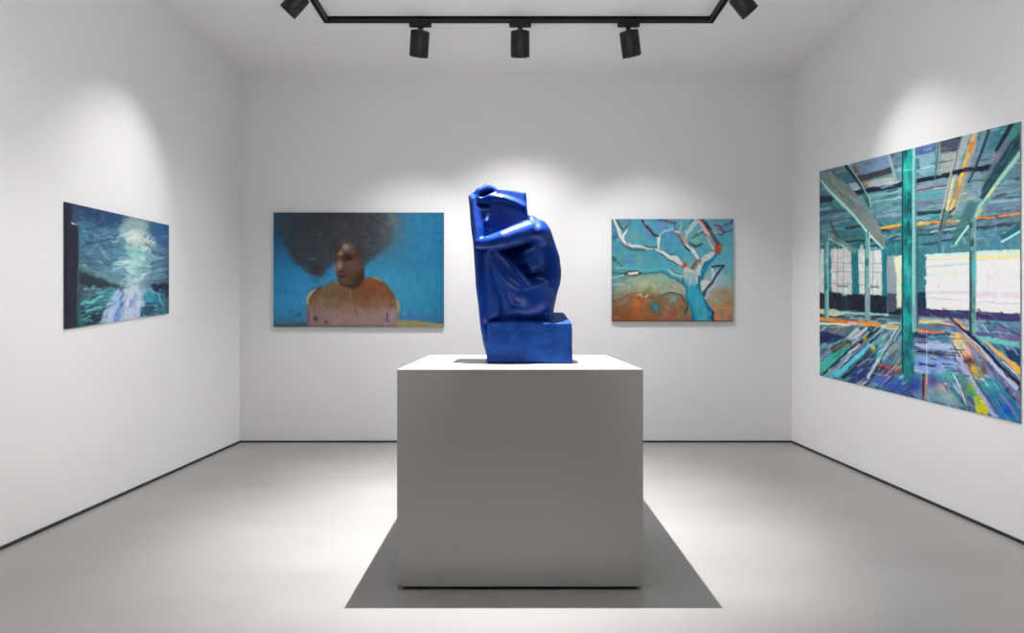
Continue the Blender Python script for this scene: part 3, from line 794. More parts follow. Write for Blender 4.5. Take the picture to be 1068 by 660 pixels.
# right branch with dark outline
A.line([(730,230),(737,236),(742,243),(747,251),(750,257)], [4, 6, 5, 4, 4], (105,60,72), .85)
A.line([(737,233),(739,237)], 4, (50,45,60), .7)
A.line([(729,231),(734,237),(737,243),(739,248),(742,256),(745,262)], [3, 3.6, 4.4, 4, 3.4, 3], (212,180,178), .95)
A.line([(739,247),(743,253)], [2.4, 3.4], (100,160,175), .85); A.line([(736,245),(738,252)], 1.8, (200,165,130), .7)
A.line([(733,242),(737,246)], 1.4, (150,50,60), .7)
A.blob(749.2, 260, 3.7, 5.2, (40,45,60), .6, .1, 2); A.blob(749, 259.6, 3.6, 5, (192,66,46), 1, .1, 2.5); A.blob(750.4, 257, 1.2, 2.2, (220,120,90), .5)
A.line([(743,263),(737,268),(732,274),(729,281),(727,289)], [4, 5.6, 6, 6, 5], (205,212,205), .95)
A.line([(746,266),(741,271),(736,276),(733,284),(731,292)], [2.4, 4, 5, 5, 3], (28,118,165), .9)
A.line([(741,262),(745,262)], 1.2, (70,70,80), .7)
A.blob(730, 271.5, 2.2, 1.4, (180,60,45), .9, .5); A.line([(726,271),(722,281),(720,285)], [2.4, 3, 2.4], (165,72,58), .9); A.line([(728,270),(731,276)], 1, (90,60,60), .7)
A.blob(714.2, 277, 2.4, 3.4, (196,72,50), .95, 0, 2)
A.line([(701,282),(706,286),(713,287)], 1.6, (150,72,62), .85); A.line([(716,281),(722,283)], [5, 4], (220,205,200), .9)
A.blob(752.5, 238.5, 4.6, 2.8, (158,98,104), .9, .5, 1.6); A.line([(746,235),(752,236),(757,241),(753,244.5),(749,244)], 1.3, (52,60,85), .75); A.blob(746.5, 241, 3.4, 2.6, (135,195,190), .8)
A.line([(757,241),(760,242),(765,239)], 1.4, (50,70,95), .7); A.line([(755,235),(760,233),(765,229.5)], [1, 1.6, 2.6], (45,60,90), .75)
# triangle twig on the right
A.line([(742,279),(744,286),(744,293)], [3.4, 3, 2.4], (190,215,225), .85)
A.line([(742,278),(748,277.4),(754.5,278)], [1.6, 2.4, 2], (36,42,72), .95)
A.line([(754.5,278),(748,287),(742,295),(735,304),(732,310)], [2.2, 2.6, 2.4, 3.4, 3], (58,48,82), .92)
A.line([(739,299),(733,309)], [2.6, 3.4], (24,92,130), .8)
A.poly([(731,294),(736,292),(741,293),(736,301),(732,304)], (220,215,195), 1.2, .95)
A.line([(736,311),(740,303),(746,296)], [1.6, 1.8, 1.8], (205,205,215), .7)
# long blue limb to the left
A.line([(713,294),(705,291),(697,286),(688,284),(676,285),(660,284.5),(645,285)], [5, 4, 3.4, 3, 2, 2, 2], (50,105,115), .7)
A.line([(714,291),(705,288),(698,284),(688,281.5),(676,282),(664,281.5),(654,280)], [7, 5, 4.4, 3.6, 3, 2.6, 2], (78,172,190), .95)
A.line([(712,290),(704,287),(696,283)], [2, 1.6, 1], (205,220,220), .8)
A.line([(638,284.5),(650,285.5),(657,287)], 2, (45,95,105), .7); A.line([(639,291),(648,287),(656,284)], 1.6, (170,200,195), .7); A.line([(639,298),(650,297.5)], 1.8, (160,190,195), .6)
A.line([(650,286),(656,283.5),(664,283),(668,285),(660,287.5)], 1.6, (55,42,45), .9); A.line([(654,287),(660,287)], 1.4, (150,85,65), .8); A.line([(656,285.3),(665,284.6)], [2, 2.2], (226,216,214), .97)
A.line([(639,269),(644,273),(650,278)], [3, 2, 1], (60,75,60), .6); A.blob(640.5, 270, 2.6, 2, (50,55,45), .7); A.line([(644,279),(653,279.5)], 2, (150,190,185), .6)
# trunk
A.poly([(710,290),(716,297),(718,311),(721,322),(724,336),(744,336),(744.5,328),(741,321),(735,313),(732,305),(731,296),(730,288),(722,284),(713,285)], (46,160,190), 1.2)
A.poly([(711,290),(712,284),(720,281),(729,284),(730,292),(726,297),(718,297)], (190,200,190), 3.5, .8)
A.line([(712,292),(716,300),(717,310),(721,320),(724,333)], [2.6, 2.6, 3, 3, 3], (22,104,138), .85, 1.4)
A.line([(729,289),(729,300),(731,306)], [3, 3, 1.6], (24,98,140), .8); A.line([(720,292),(721,300)], [3, 1.4], (150,205,215), .8); A.line([(724,292),(725,299)], [3, 1.4], (120,180,205), .8)
A.line([(717,291),(718,298)], 1.6, (70,150,180), .7)
A.line([(734,312),(738,319),(742,327),(743,335)], [2, 4, 6, 4], (22,92,130), .85, 1.4); A.blob(740, 327, 2.4, 2, (60,165,205), .8); A.line([(743.5,326),(744.5,336)], 1.6, (25,45,50), .85)
A.blob(727, 313, 4, 8, (72,185,205), .5); A.blob(733, 328, 4, 5, (110,185,180), .6); A.line([(735,322),(736,332)], 1.2, (150,170,110), .5)
A.line([(726,290),(728,296)], 1.6, (225,225,225), .8)
A.strokes(80, [(714,296),(730,296),(734,312),(743,328),(742,335),(724,335)], [(55,170,200),(35,145,180),(80,185,205),(30,125,165)], (2, 7), (.9, 2.4), (50, 90), (.2, .45), 8)
A.sa = .8
A.strokes(120, [(638,228),(765,228),(765,290),(638,290)], [(110,190,205),(60,130,165),(90,175,195),(150,200,205),(60,110,150),(110,150,200)], (1.5, 5), (.5, 1.3), (-70, 70), (.2, .5), 10)
A.strokes(120, [(638,292),(712,292),(716,334),(638,334)], [(190,130,80),(90,70,55),(205,190,150),(150,150,120),(120,60,35),(90,150,150)], (1.5, 5), (.5, 1.4), (-70, 70), (.2, .5), 10)
A.blob(703, 311.5, 4, 3, (120,175,180), .7); A.blob(664, 316, 5, 6, (190,105,55), .6); A.blob(652, 314, 5, 4, (125,115,108), .6); A.blob(672, 297, 5, 4, (200,196,150), .55); A.blob(690, 290, 4, 3, (140,190,165), .6); A.blob(683, 298, 2.4, 3, (210,200,175), .6)
A.warp(.8, 7)
A.line([(638,335.4),(765,335.4)], 2.2, (70,48,44), .7)
A.grain(3, 1.2); A.grain(3, 4)
painting('painting', 'smaller canvas of a bare turquoise tree with twisting white branches, right of the sculpture', A,
         [(638.3, 228.4), (764.8, 228.4), (764.8, 335.2), (638.3, 335.2)], 'back', GAIN['tree'], mat_side('canvas_edge_teal', (75, 110, 118)))

# ============ big hall, right wall =====================================
A = Art(852, 122, 1067, 446, 2.6, 21); A.sa = .9
A.gradient([854, 900, 950, 1000, 1064], [125, 185, 215, 240, 270, 320, 345, 375, 400, 442],
 [[(80,95,110),(85,110,135),(90,110,140),(120,150,160),(70,110,120)],
  [(95,125,135),(100,135,140),(110,140,150),(130,155,165),(100,130,140)],
  [(75,115,125),(95,140,145),(110,150,155),(120,150,165),(110,140,150)],
  [(60,115,120),(65,120,125),(70,120,125),(90,130,140),(90,125,135)],
  [(70,130,135),(60,125,130),(55,110,115),(75,125,130),(80,125,135)],
  [(50,60,70),(45,60,75),(70,95,105),(210,210,205),(220,215,215)],
  [(70,85,95),(100,125,130),(90,130,140),(85,95,120),(100,100,130)],
  [(90,120,150),(100,160,180),(110,150,165),(120,140,160),(60,90,120)],
  [(60,130,140),(80,130,160),(60,80,130),(110,140,160),(100,110,140)],
  [(60,120,150),(40,70,120),(50,70,120),(80,120,110),(40,90,150)]])
vx, vy = 985, 300
# --- ceiling: planks and cross bars
ceil_p = [(854,180),(1064,127),(1064,250),(950,262),(854,268)]
A.strokes(240, ceil_p, [(110,150,160),(75,120,130),(140,165,175),(60,95,110),(120,130,160),(90,150,150)], (6, 22), (1.4, 4), (-20, -6), (.4, .9), 10)
A.poly([(856,178),(868,175),(906,190),(886,194)], (90,105,150), 2, .7); A.poly([(890,170),(928,160),(931,176),(900,184)], (120,140,165), 2, .8); A.poly([(870,182),(886,178),(895,190),(876,194)], (60,110,115), 1.5, .8)
A.poly([(893,184),(930,174),(932,180),(896,190)], (60,55,65), 1.2, .85); A.blob(892, 178, 3, 4, (130,70,60), .6)
A.poly([(880,193),(892,190),(898,196),(886,200)], (160,170,175), 1, .9); A.poly([(902,190),(930,184),(940,190),(908,197)], (170,170,170), 1.2, .85); A.blob(903, 191, 3, 3, (170,125,60), .7)
A.poly([(954,155),(976,148),(976,160),(954,168)], (85,100,150), 1.5, .9); A.poly([(955,163),(975,158),(974,178),(955,184)], (130,165,175), 1.2, .9); A.poly([(954,166),(959,165),(959,176),(954,177)], (45,115,120), 1, .9)
A.poly([(980,147),(1004,141),(1000,158),(982,162)], (70,75,90), 1.5, .85); A.poly([(981,160),(999,157),(996,178),(980,182)], (150,160,155), 1.5, .9); A.blob(988, 170, 5, 8, (175,175,165), .6)
A.poly([(1018,140),(1050,130),(1048,150),(1025,160)], (70,125,140), 1.5, .8); A.poly([(1026,140),(1036,136),(1030,160),(1020,168)], (100,130,150), 1.5, .7)
A.poly([(854,205),(868,204),(868,210),(854,212)], (30,50,70), 1, .9)
A.poly([(882,200),(942,190),(942,197),(884,206)], (14,30,58), 1, .97); A.poly([(954,187),(1040,170),(1041,175),(954,191)], (16,30,48), 1, .97)
A.line([(954,199),(1000,191),(1030,187)], 1.4, (50,80,95), .8); A.line([(954,197),(985,192)], [3,2], (150,130,155), .7)
A.line([(956,206),(985,201)], [4,2], (70,160,175), .85); A.line([(956,213),(985,210)], [5,4], (110,115,140), .7); A.line([(955,223),(985,220)], [4,3], (35,50,70), .85); A.line([(955,227),(984,224)], [3,3], (90,165,165), .8)
A.line([(888,206),(940,198)], [4,6], (125,185,175), .6); A.line([(890,214),(940,208)], [5,5], (95,150,150), .7); A.line([(915,226),(940,222)], 3, (160,170,190), .6)
A.line([(905,211),(940,206)], 1.6, (150,175,190), .7)
A.line([(1036,206),(1064,203)], [4,6], (60,60,75), .7); A.line([(1034,211),(1064,209)], 3, (140,190,195), .8); A.line([(1030,217),(1064,214)], 4, (120,120,150), .8); A.line([(1030,221),(1064,219)], 2, (60,80,100), .7); A.poly([(1051,188),(1064,184),(1064,190),(1050,193)], (70,70,80), 1, .85)
A.strokes(50, [(1040,195),(1064,182),(1064,225),(1030,228)], [(130,165,175),(110,120,150),(90,140,150)], (6, 20), (1, 2.4), (-10, -3), (.4, .9), 8)
# dark slats lower in the ceiling and the orange tube across
for (x0, y0, x1, y1, w_, c) in ((854,222,900,218,2,(60,80,100)),(854,232,905,226,1.4,(80,110,120)),(868,239,918,234,2.2,(25,50,60)),(905,243,926,240,2,(20,35,45)),(880,250,940,246,4,(85,115,120)),(882,252,910,250,2.4,(30,60,65)),
     (900,258,941,252,2.6,(35,80,85)),(856,240,880,238,3,(80,150,150)),(956,240,1000,236,3,(90,85,95)),(957,246,990,242,3,(25,70,80)),(1018,238,1062,233,3,(60,70,80)),(1018,243,1060,239,2.2,(80,150,155)),(985,240,1008,236,2,(150,190,190)),(1020,228,1064,223,3.2,(35,70,85)),
     (956,230,985,227,2.6,(60,130,140)),(1000,228,1012,226,3,(70,130,120))): A.line([(x0, y0), (x1, y1)], w_, c, .85)
A.line([(912,239),(925,237),(941,234)], [1.6, 2.4, 3.4], (225,165,70), .95, 1); A.line([(920,239),(941,236)], 1.2, (190,110,70), .7)
A.line([(956,234),(975,232),(992,231),(1003,229.5)], [3, 2.6, 2.4, 1.4], (240,160,50), .97); A.line([(970,233),(985,232)], 1.4, (190,90,60), .7)
A.line([(1019,227.5),(1038,226.5)], [2.4, 2], (235,130,70), .95); A.line([(1042,225.5),(1064,222.5)], [2.2, 3.2], (240,135,80), .95); A.line([(1000,234),(1012,232)], 1, (230,200,90), .7)
# --- far wall
A.poly([(854,262),(941,255),(941,322),(854,308)], (35,120,128), 1.2, .95)
A.poly([(925,252),(941,251),(941,266),(925,266)], (60,120,125), 1.5, .9)
A.strokes(60, [(856,262),(940,256),(940,300),(856,305)], [(40,140,150),(25,95,105),(60,150,150)], (5, 16), (1.2, 3), (85, 95), (.4, .9), 8)
A.poly([(854,300),(868,305),(941,310),(941,328),(926,331),(854,322)], (28,38,52), 1.2, .95)
A.strokes(40, [(856,306),(925,310),(925,328),(856,320)], [(40,70,85),(20,24,40),(50,50,75)], (4, 12), (1.4, 3), (85, 95), (.4, .8), 7)
A.poly([(954,246),(1064,240),(1064,266),(954,270)], (82,130,140), 2, .85)
A.strokes(60, [(956,246),(1064,240),(1064,262),(956,266)], [(75,135,145),(95,130,165),(70,120,125),(110,150,165)], (4, 12), (1.4, 3.4), (60, 110), (.4, .9), 9)
A.blob(1040, 249, 6, 6, (85,120,165), .6)
A.poly([(957,262),(966,262),(966,326),(957,326)], (60,125,130), 1, .9); A.poly([(957,305),(966,305),(966,327),(957,327)], (22,55,75), 1, .95)
def window(p, c1=(198,205,200)):
    A.poly(p, c1, 1, .97)
window([(855,259),(859.5,259),(859.5,306),(855,305)])
window([(867,260),(888,258),(888.5,307),(867,304)], (205,200,198)); window([(895,260),(919.5,258),(920,308),(896,306)], (200,205,200))
for (x0, x1, y0, y1) in ((867,888,260,306),(896,920,260,307)):
    A.strokes(34, [(x0,y0),(x1,y0),(x1,y1),(x0,y1)], [(225,220,215),(205,190,195),(190,205,205),(225,225,200),(180,195,200)], (3, 12), (1.4, 4), (80, 100), (.4, .9), 8)
    for k in (.3, .6): A.line([(x0 + (x1 - x0) * k, y0), (x0 + (x1 - x0) * k, y1)], .9, (130,125,135), .6)
    for k in (.3, .5, .78): A.line([(x0, y0 + (y1 - y0) * k), (x1, y0 + (y1 - y0) * k + .6)], .9, (140,130,140), .6)
A.line([(908,299),(916,299)], 1.4, (40,50,50), .8); A.line([(873,298),(884,299)], 1.2, (60,60,70), .7)
A.poly([(925,266),(941,266),(941,322),(934,322),(934,306),(925,304)], (150,165,168), 1.2, .9)
A.poly([(932,268),(941,266),(941,320),(936,320),(935,290)], (215,222,190), 1.2, .95); A.poly([(925,270),(933,276),(933,324),(925,326)], (140,150,158), 1.5, .85); A.poly([(925,306),(935,306),(935,322),(926,326)], (70,75,95), 1, .85)
# bright long window on the right
A.poly([(966,265),(1011,263),(1011,322),(1002,325),(966,321)], (222,220,216), 1, .99); A.poly([(1018.5,263),(1064,261),(1064,327),(1018.5,325)], (224,220,218), 1, .99)
A.line([(966,266.5),(1011,264.5)], 3, (180,215,205), .9); A.line([(1019,263.5),(1064,261.5)], 3.4, (185,215,205), .9)
A.line([(968,270.5),(1010,268.5)], 2.2, (222,222,165), .9); A.line([(1019,268.5),(1064,266.5)], 3, (218,226,140), .9); A.line([(1019,271),(1064,269)], 2, (228,200,170), .8)
wr = [(967,272),(1064,270),(1064,322),(967,318)]
A.strokes(120, wr, [(228,225,222),(215,212,215),(225,215,210),(200,215,220),(228,220,228),(232,232,215)], (5, 22), (1.2, 4), (-5, 5), (.3, .8), 5)
A.strokes(40, [(1020,274),(1064,272),(1064,305),(1020,305)], [(205,205,205),(228,228,225),(215,205,215)], (6, 20), (1.4, 4), (86, 94), (.3, .8), 5)
A.line([(967,278),(1010,275)], 2, (165,195,200), .8); A.line([(967,287),(1010,284)], 2.4, (190,205,215), .7); A.line([(967,305),(1011,305)], 3, (195,185,205), .8); A.line([(1019,307),(1064,308)], 6, (205,190,205), .7)
A.line([(967,311),(1010,314)], 1.8, (195,190,215), .8); A.line([(1019,315),(1064,317)], 1.6, (200,180,205), .8); A.line([(968,320),(1011,323)], 1.8, (232,215,200), .8); A.line([(1019,322),(1064,324)], 2, (238,215,200), .8)
A.blob(977, 301, 3.4, 3.8, (245,240,235), .9); A.blob(990, 285, 2.5, 2, (228,230,130), .7); A.line([(979,296),(979,299)], 1, (130,130,140), .5)
A.poly([(957,322),(1011,324),(1011,333),(957,329)], (60,52,96), 1, .95); A.poly([(1018,325),(1064,327),(1064,336),(1018,333)], (70,60,105), 1, .95)
A.strokes(30, [(966,322),(1064,327),(1064,336),(966,331)], [(110,95,130),(50,45,85),(60,110,140)], (4, 12), (1, 2.2), (-10, 60), (.4, .9), 8)
# --- floor: perspective boards
floor_p = [(854,322),(926,328),(1064,334),(1064,441),(854,391)]
def rad(x, y): return math.degrees(math.atan2(y - 306, x - 960 - (x - 960) * .25))
A.strokes(240, [(854,345),(945,345),(945,412),(854,391)], [(90,160,180),(60,110,150),(110,180,190),(40,60,110),(130,120,140),(160,190,200),(50,130,135),(30,40,60)], (6, 22), (1.2, 4), lambda x, y: -42, (.4, .9), 10)
A.strokes(300, [(954,345),(1064,345),(1064,441),(954,416)], [(90,150,170),(70,110,150),(140,160,190),(50,70,120),(130,120,140),(170,190,195),(60,140,140),(120,110,160)], (6, 24), (1.2, 4), lambda x, y: 5 if x < 990 and y < 390 else 52, (.4, .9), 10)
A.strokes(80, [(854,322),(940,328),(940,345),(854,340)], [(160,190,190),(60,75,90),(200,205,195),(110,140,150),(90,150,155)], (6, 18), (1, 2.6), (-4, 6), (.5, 1), 8)
A.strokes(80, [(957,330),(1064,338),(1064,360),(957,350)], [(120,110,150),(90,150,165),(60,60,100),(150,190,190)], (6, 20), (1, 2.8), (-3, 12), (.5, 1), 8)
A.poly([(854,322),(870,322),(882,328),(870,330),(854,327)], (205,200,160), 1, .9)
A.line([(858,325),(900,327),(926,328)], 2.4, (150,195,200), .9); A.line([(900,331),(918,330),(900,336)], 1.8, (40,45,60), .8)
A.line([(854,332.5),(866,334),(885,336),(905,337),(917,339)], [3.6, 3.6, 3.4, 3.6, 3], (238,140,48), .98); A.line([(872,334),(886,336)], 1.6, (225,90,60), .8); A.line([(886,337),(893,338)], 3, (225,180,195), .9)
A.line([(854,337),(885,339)], [2.4, 2.4], (215,225,195), .9); A.line([(926,340.5),(941,341.5)], 3, (240,160,70), .95); A.line([(926,337),(941,337)], 2.4, (190,205,200), .7); A.line([(918,330),(941,333)], [2, 3], (75,85,100), .7)
A.line([(954,344),(970,346),(985,347)], [3.4, 2.6, 1.6], (236,135,80), .95); A.line([(966,345.5),(982,346.5)], 1.4, (230,80,90), .8); A.line([(954,349),(966,351)], [4.6, 3], (22,45,75), .95); A.line([(975,349),(990,349)], 2.6, (40,100,110), .8)
A.line([(960,335),(980,336),(995,339)], [3.4, 3, 2], (215,200,140), .8); A.blob(978, 340, 3, 2, (60,110,90), .8)
A.poly([(854,345),(882,351),(872,357),(854,358)], (30,35,85), 2, .9); A.poly([(862,340),(884,342),(880,350),(864,347)], (110,120,125), 1.5, .7)
A.poly([(866,362),(884,354),(892,357),(884,366),(868,368)], (75,60,60), 2, .85); A.line([(870,364),(882,357)], 1.6, (150,110,60), .7)
A.poly([(855,378),(884,358),(890,360),(860,388),(855,388)], (65,170,150), 2, .75); A.line([(856,364),(882,353)], [3, 1.4], (70,160,165), .9)
A.line([(860,389),(882,368),(905,350),(912,341)], [2.2, 2, 1.6, 1], (22,28,44), .92)
A.line([(866,389),(886,374)], 3, (150,140,155), .7); A.line([(873,391),(890,375),(905,362),(914,350)], [5, 5, 4.4, 3], (95,190,210), .9)
A.line([(880,393),(897,378),(905,370)], [4, 4.4, 2], (20,22,42), .92); A.line([(893,352),(903,343)], [3, 4], (210,200,200), .8); A.line([(884,352),(894,344)], [2, 3.4], (190,200,190), .8)
A.line([(895,360),(908,349),(918,341)], [1.6, 2.4, 1.4], (25,25,45), .9); A.line([(908,357),(919,347)], [2.4, 1.6], (25,30,55), .9)
A.blob(902, 353, 3, 2.6, (205,170,60), .85, -.7); A.blob(910, 363, 2.4, 3.6, (225,190,70), .9); A.line([(886,368),(896,359)], [2, 3], (195,170,190), .8); A.line([(889,358),(895,353)], 3, (160,160,200), .7)
A.poly([(885,392),(905,374),(916,378),(908,398),(894,396)], (45,45,110), 3, .75); A.poly([(897,374),(906,362),(914,370),(912,382),(902,384)], (60,80,100), 2.5, .75)
A.line([(905,393),(916,376),(927,360),(937,343)], [3, 5, 6, 5], (175,200,205), .88, 1.2); A.line([(909,394),(920,374),(930,356),(938,341)], [2.4, 1.8, 1.6, 1.2], (25,50,60), .95)
A.blob(918, 371, 3, 3, (60,170,150), .7); A.blob(922, 352, 3, 4, (150,175,160), .7)
A.poly([(915,378),(940,384),(941,391),(918,390)], (110,75,90), 1.5, .85); A.line([(916,379),(928,383)], 2.2, (190,95,85), .85); A.blob(936, 383, 4, 3, (195,120,75), .75); A.poly([(908,397),(916,388),(941,396),(941,410)], (60,85,160), 2.5, .8); A.line([(912,389),(928,393)], 2, (180,110,120), .7)
A.poly([(925,356),(940,352),(940,380),(926,378)], (120,140,145), 3, .5); A.line([(929,363),(940,360)], 2.4, (165,130,110), .7)
# lower right
A.poly([(954,356),(992,359),(998,366),(956,363)], (165,175,215), 1.4, .85); A.poly([(954,362),(998,370),(1000,372),(954,368)], (75,70,110), 1.4, .8); A.poly([(954,371),(996,375),(998,386),(954,388)], (135,160,215), 2.4, .8)
A.poly([(954,389),(994,387),(1003,395),(955,397)], (70,165,165), 1.6, .6); A.poly([(954,392),(970,393),(985,402),(1006,425),(954,413)], (130,155,165), 2.4, .7)
A.blob(956, 401, 5, 9, (35,65,150), .8); A.blob(972, 397, 6, 6, (85,70,140), .85); A.blob(983, 405, 5, 4, (205,150,140), .65); A.blob(990, 413, 6, 5, (150,190,175), .6)
A.poly([(962,389),(965,389),(964.5,415),(961.5,415)], (60,50,55), .9, .95); A.line([(965.5,392),(964.8,416)], 1.4, (230,120,95), .95)
A.poly([(990,348),(1000,346),(1008,360),(1016,375),(1002,375),(995,360)], (222,190,140), 1.6, .9); A.blob(1002, 351, 4, 3, (225,170,90), .8); A.blob(1008, 367, 4, 6, (225,160,150), .8)
A.line([(1010,360),(1020,372),(1034,388)], [4, 4.4, 3], (150,150,180), .7)
A.blob(1012, 377, 6, 4, (85,40,40), .9, .6); A.blob(1016, 386, 4, 6, (215,170,45), .85, -.5); A.line([(1008,380),(1018,395)], 2, (235,200,120), .8); A.blob(1024, 391, 3, 4, (170,150,60), .7); A.blob(1026, 384, 3, 5, (110,60,50), .7)
A.poly([(996,362),(1002,372),(1020,405),(1043,436),(1037,435),(1014,407),(998,378)], (165,165,205), 1, .9)
A.line([(1002,366),(1018,397),(1042,434)], 1.2, (60,60,100), .85); A.line([(996,362),(1001,372)], 1.6, (30,40,50), .9)
A.poly([(1003,385),(1014,400),(1020,415),(1006,412),(998,392)], (75,135,120), 2, .6); A.blob(1013, 405, 4, 5, (120,165,50), .85, -.5)
A.poly([(1016,414),(1022,412),(1030,425),(1030,434),(1018,430)], (195,190,40), 1.8, .92); A.blob(1021, 418, 3, 4, (90,140,70), .6)
A.poly([(1000,398),(1008,415),(1014,428),(1008,427),(1002,412)], (110,105,130), 1.4, .7); A.line([(994,390),(1003,408),(1009,427)], 1.4, (220,215,225), .8); A.line([(998,392),(1012,427)], .9, (60,60,90), .8)
A.poly([(1024,397),(1040,396),(1064,425),(1064,441),(1045,437)], (45,125,155), 3, .8); A.blob(1050, 428, 7, 8, (30,85,175), .8); A.blob(1034, 402, 7, 5, (75,170,165), .7); A.line([(1045,412),(1062,436)], 2, (165,110,150), .6)
A.poly([(985,330),(992,332),(1016,352),(1064,402),(1064,424),(1036,392),(1010,360)], (120,120,150), 1.6, .55)
A.line([(990,331),(1004,343),(1018,355),(1031,370),(1046,386),(1064,404)], [1.4, 2, 3, 4.4, 5, 6.5], (16,24,38), .96)
A.line([(996,334),(1008,343)], [2.4, 2], (225,150,90), .85); A.line([(1002,348),(1016,361),(1030,376)], [2.4, 2.6, 2], (215,150,95), .8); A.line([(1006,348),(1022,362),(1040,384),(1060,404)], [1.4, 2.4, 4, 5], (185,195,220), .85)
A.line([(1030,382),(1064,420)], [3, 4.4], (100,100,135), .7); A.line([(1024,353),(1034,362),(1042,370)], [3, 3.4, 2.4], (215,180,120), .8)
A.line([(1040,367),(1052,377),(1064,387)], [3.4, 4.6, 6], (240,170,62), .97); A.line([(1046,378),(1064,393)], 1.6, (200,205,215), .85); A.poly([(1048,364),(1064,366),(1064,381),(1054,374)], (25,60,100), 1.5, .92)
A.poly([(1018,349),(1064,357),(1064,363),(1022,355)], (110,185,180), 1.4, .85); A.line([(1019,347),(1064,353)], [3, 5], (110,90,140), .8); A.line([(1038,336),(1064,350)], 1.8, (75,60,110), .8); A.line([(1024,338),(1034,349)], 1.2, (200,205,225), .7)
A.line([(1030,336),(1064,338)], 4, (70,140,160), .6)
for _ in range(60):
    x, y = A.rng.uniform(856, 1062), A.rng.uniform(345, 425)
    c = [(225,225,220),(225,120,80),(60,180,160),(230,200,90),(20,25,50),(150,120,190)][A.rng.integers(6)]
    if y < 390 + (x - 855) * .22: A.line([(x, y), (x + A.rng.uniform(-5, 5), y + A.rng.uniform(-3, 4))], A.rng.uniform(.7, 1.8), c, .55)
for reg, n_, an in ((ceil_p, 170, (-20, -6)), ([(985,335),(1064,336),(1064,441),(985,425)], 60, (48, 60)), ([(854,345),(941,345),(941,410),(854,391)], 50, (-46, -36)), ([(954,345),(1000,345),(1000,390),(954,390)], 50, (0, 10))):
    A.strokes(n_, reg, [(205,225,225),(25,35,60),(120,190,190),(160,140,180),(35,110,120),(190,200,190),(20,30,50)], (4, 18), (.6, 1.6), an, (.35, .8), 10)
A.warp(.35, 4)
# --- ceiling beams over everything
A.line([(868,178),(880,192),(898,219)], [1, 2, 1.6], (40,45,65), .75)
A.line([(882,173),(894,188),(904,203),(906,214)], [3, 3, 2.6, 1.4], (22,36,52), .92); A.line([(885,172),(896,188),(907,208),(908,215)], [1.2, 1.6, 2.2, 1.6], (150,170,165), .9)
A.line([(884,192),(892,204),(902,214)], 2, (60,110,115), .8); A.line([(900,203),(906,214)], 3, (45,110,105), .8)
A.line([(927,162),(930,172),(934,188)], [3, 3.4, 2.4], (150,165,165), .85)
A.poly([(854,180),(866,178),(890,198),(915,230),(923,250),(924,258),(921,259),(902,240),(872,204),(855,188)], (122,136,136), 1, .98)
A.strokes(60, [(857,182),(868,181),(900,212),(921,246),(920,255),(900,234),(872,200)], [(105,118,120),(140,150,145),(95,125,125),(140,125,110)], (5, 14), (1.2, 3), (46, 56), (.3, .8), 6)
A.line([(856,188),(864,198),(876,210),(890,224),(903,240)], [1.6, 3, 3.4, 3, 2.4], (160,205,188), .97); A.line([(903,240),(912,250),(921,259)], [2.4, 2, 1.6], (180,215,210), .95)
A.line([(854,196),(862,206),(874,222)], 1.4, (60,80,90), .6)
A.line([(860,242),(872,250),(884,257),(891,262)], [6, 6, 6, 5], (112,150,145), .9); A.line([(860,246),(872,253),(884,259)], 1.6, (170,205,190), .85); A.line([(866,232),(874,247)], 3, (90,75,75), .6); A.blob(872, 250, 3, 3, (110,70,60), .5)
A.line([(1010,138),(1004,152),(998,168),(994,184),(988,208),(984,228)], [7, 8, 8, 8, 8, 7], (160,170,168), .9)
A.line([(1018,138),(1014,152),(1010,166),(1006,184),(1000,205),(994,222)], [6, 7, 7, 7, 7, 5], (165,158,140), .85)
A.line([(1003,141),(998,162),(992,190),(985,222)], 1.4, (100,90,110), .7); A.line([(1026,138),(1018,168),(1008,192)], [5, 7, 4], (118,140,155), .8)
A.line([(1017,138),(1013,150),(1009,164)], [3, 4.4, 3.4], (205,175,140), .95); A.line([(1014,149),(1011,158)], [4.6, 3.6], (238,130,40), .97); A.line([(1008,164),(1003,182),(997,200),(992,216)], [3.4, 4, 4, 3], (215,170,95), .92); A.line([(1004,176),(1003,182)], 3, (250,205,60), .95)
A.line([(994,186),(990,204),(987,222)], [2, 1.8, 2.2], (222,212,130), .9); A.line([(994,208),(992,218)], [4, 3], (240,190,90), .85); A.line([(1000,196),(996,206)], 4, (170,135,110), .8); A.line([(999,190),(996,200),(991,215)], 1, (90,80,90), .6)
A.line([(995,180),(1003,178)], 4.4, (20,24,36), .9); A.line([(1006,177),(1014,176)], 4.4, (40,45,70), .9)
A.line([(987,222),(983,236),(979,250)], [5, 6, 5], (90,120,120), .8); A.line([(985,218),(980,240)], 1.4, (25,45,50), .8); A.line([(993,219),(996,217),(990,222)], 1.6, (25,25,35), .8)
A.line([(1031,136),(1024,157),(1017,176),(1010,190)], [3.4, 2.6, 2.4, 1.6], (30,55,72), .9); A.line([(1029,138),(1020,160)], 2, (120,160,175), .6)
A.line([(979,149),(978,163),(975,187)], [2.4, 2.6, 1.6], (90,120,120), .9); A.line([(980.5,149),(978,180)], .9, (170,185,180), .7)
A.line([(1056,129),(1048,142),(1039,157)], [5, 4.4, 3], (20,48,66), .95)
A.poly([(1058,128),(1064,127),(1064,138),(1050,158),(1034,184),(1024,210),(1026,186),(1040,160)], (110,115,130), 1, .9); A.line([(1062,130),(1055,143)], [5, 6], (55,150,130), .9); A.blob(1040, 164, 4, 4, (150,135,145), .7)
A.poly([(1064,138),(1064,158),(1050,176),(1036,196),(1026,211),(1022,206),(1028,190),(1040,170),(1054,148)], (45,85,95), 1, .97)
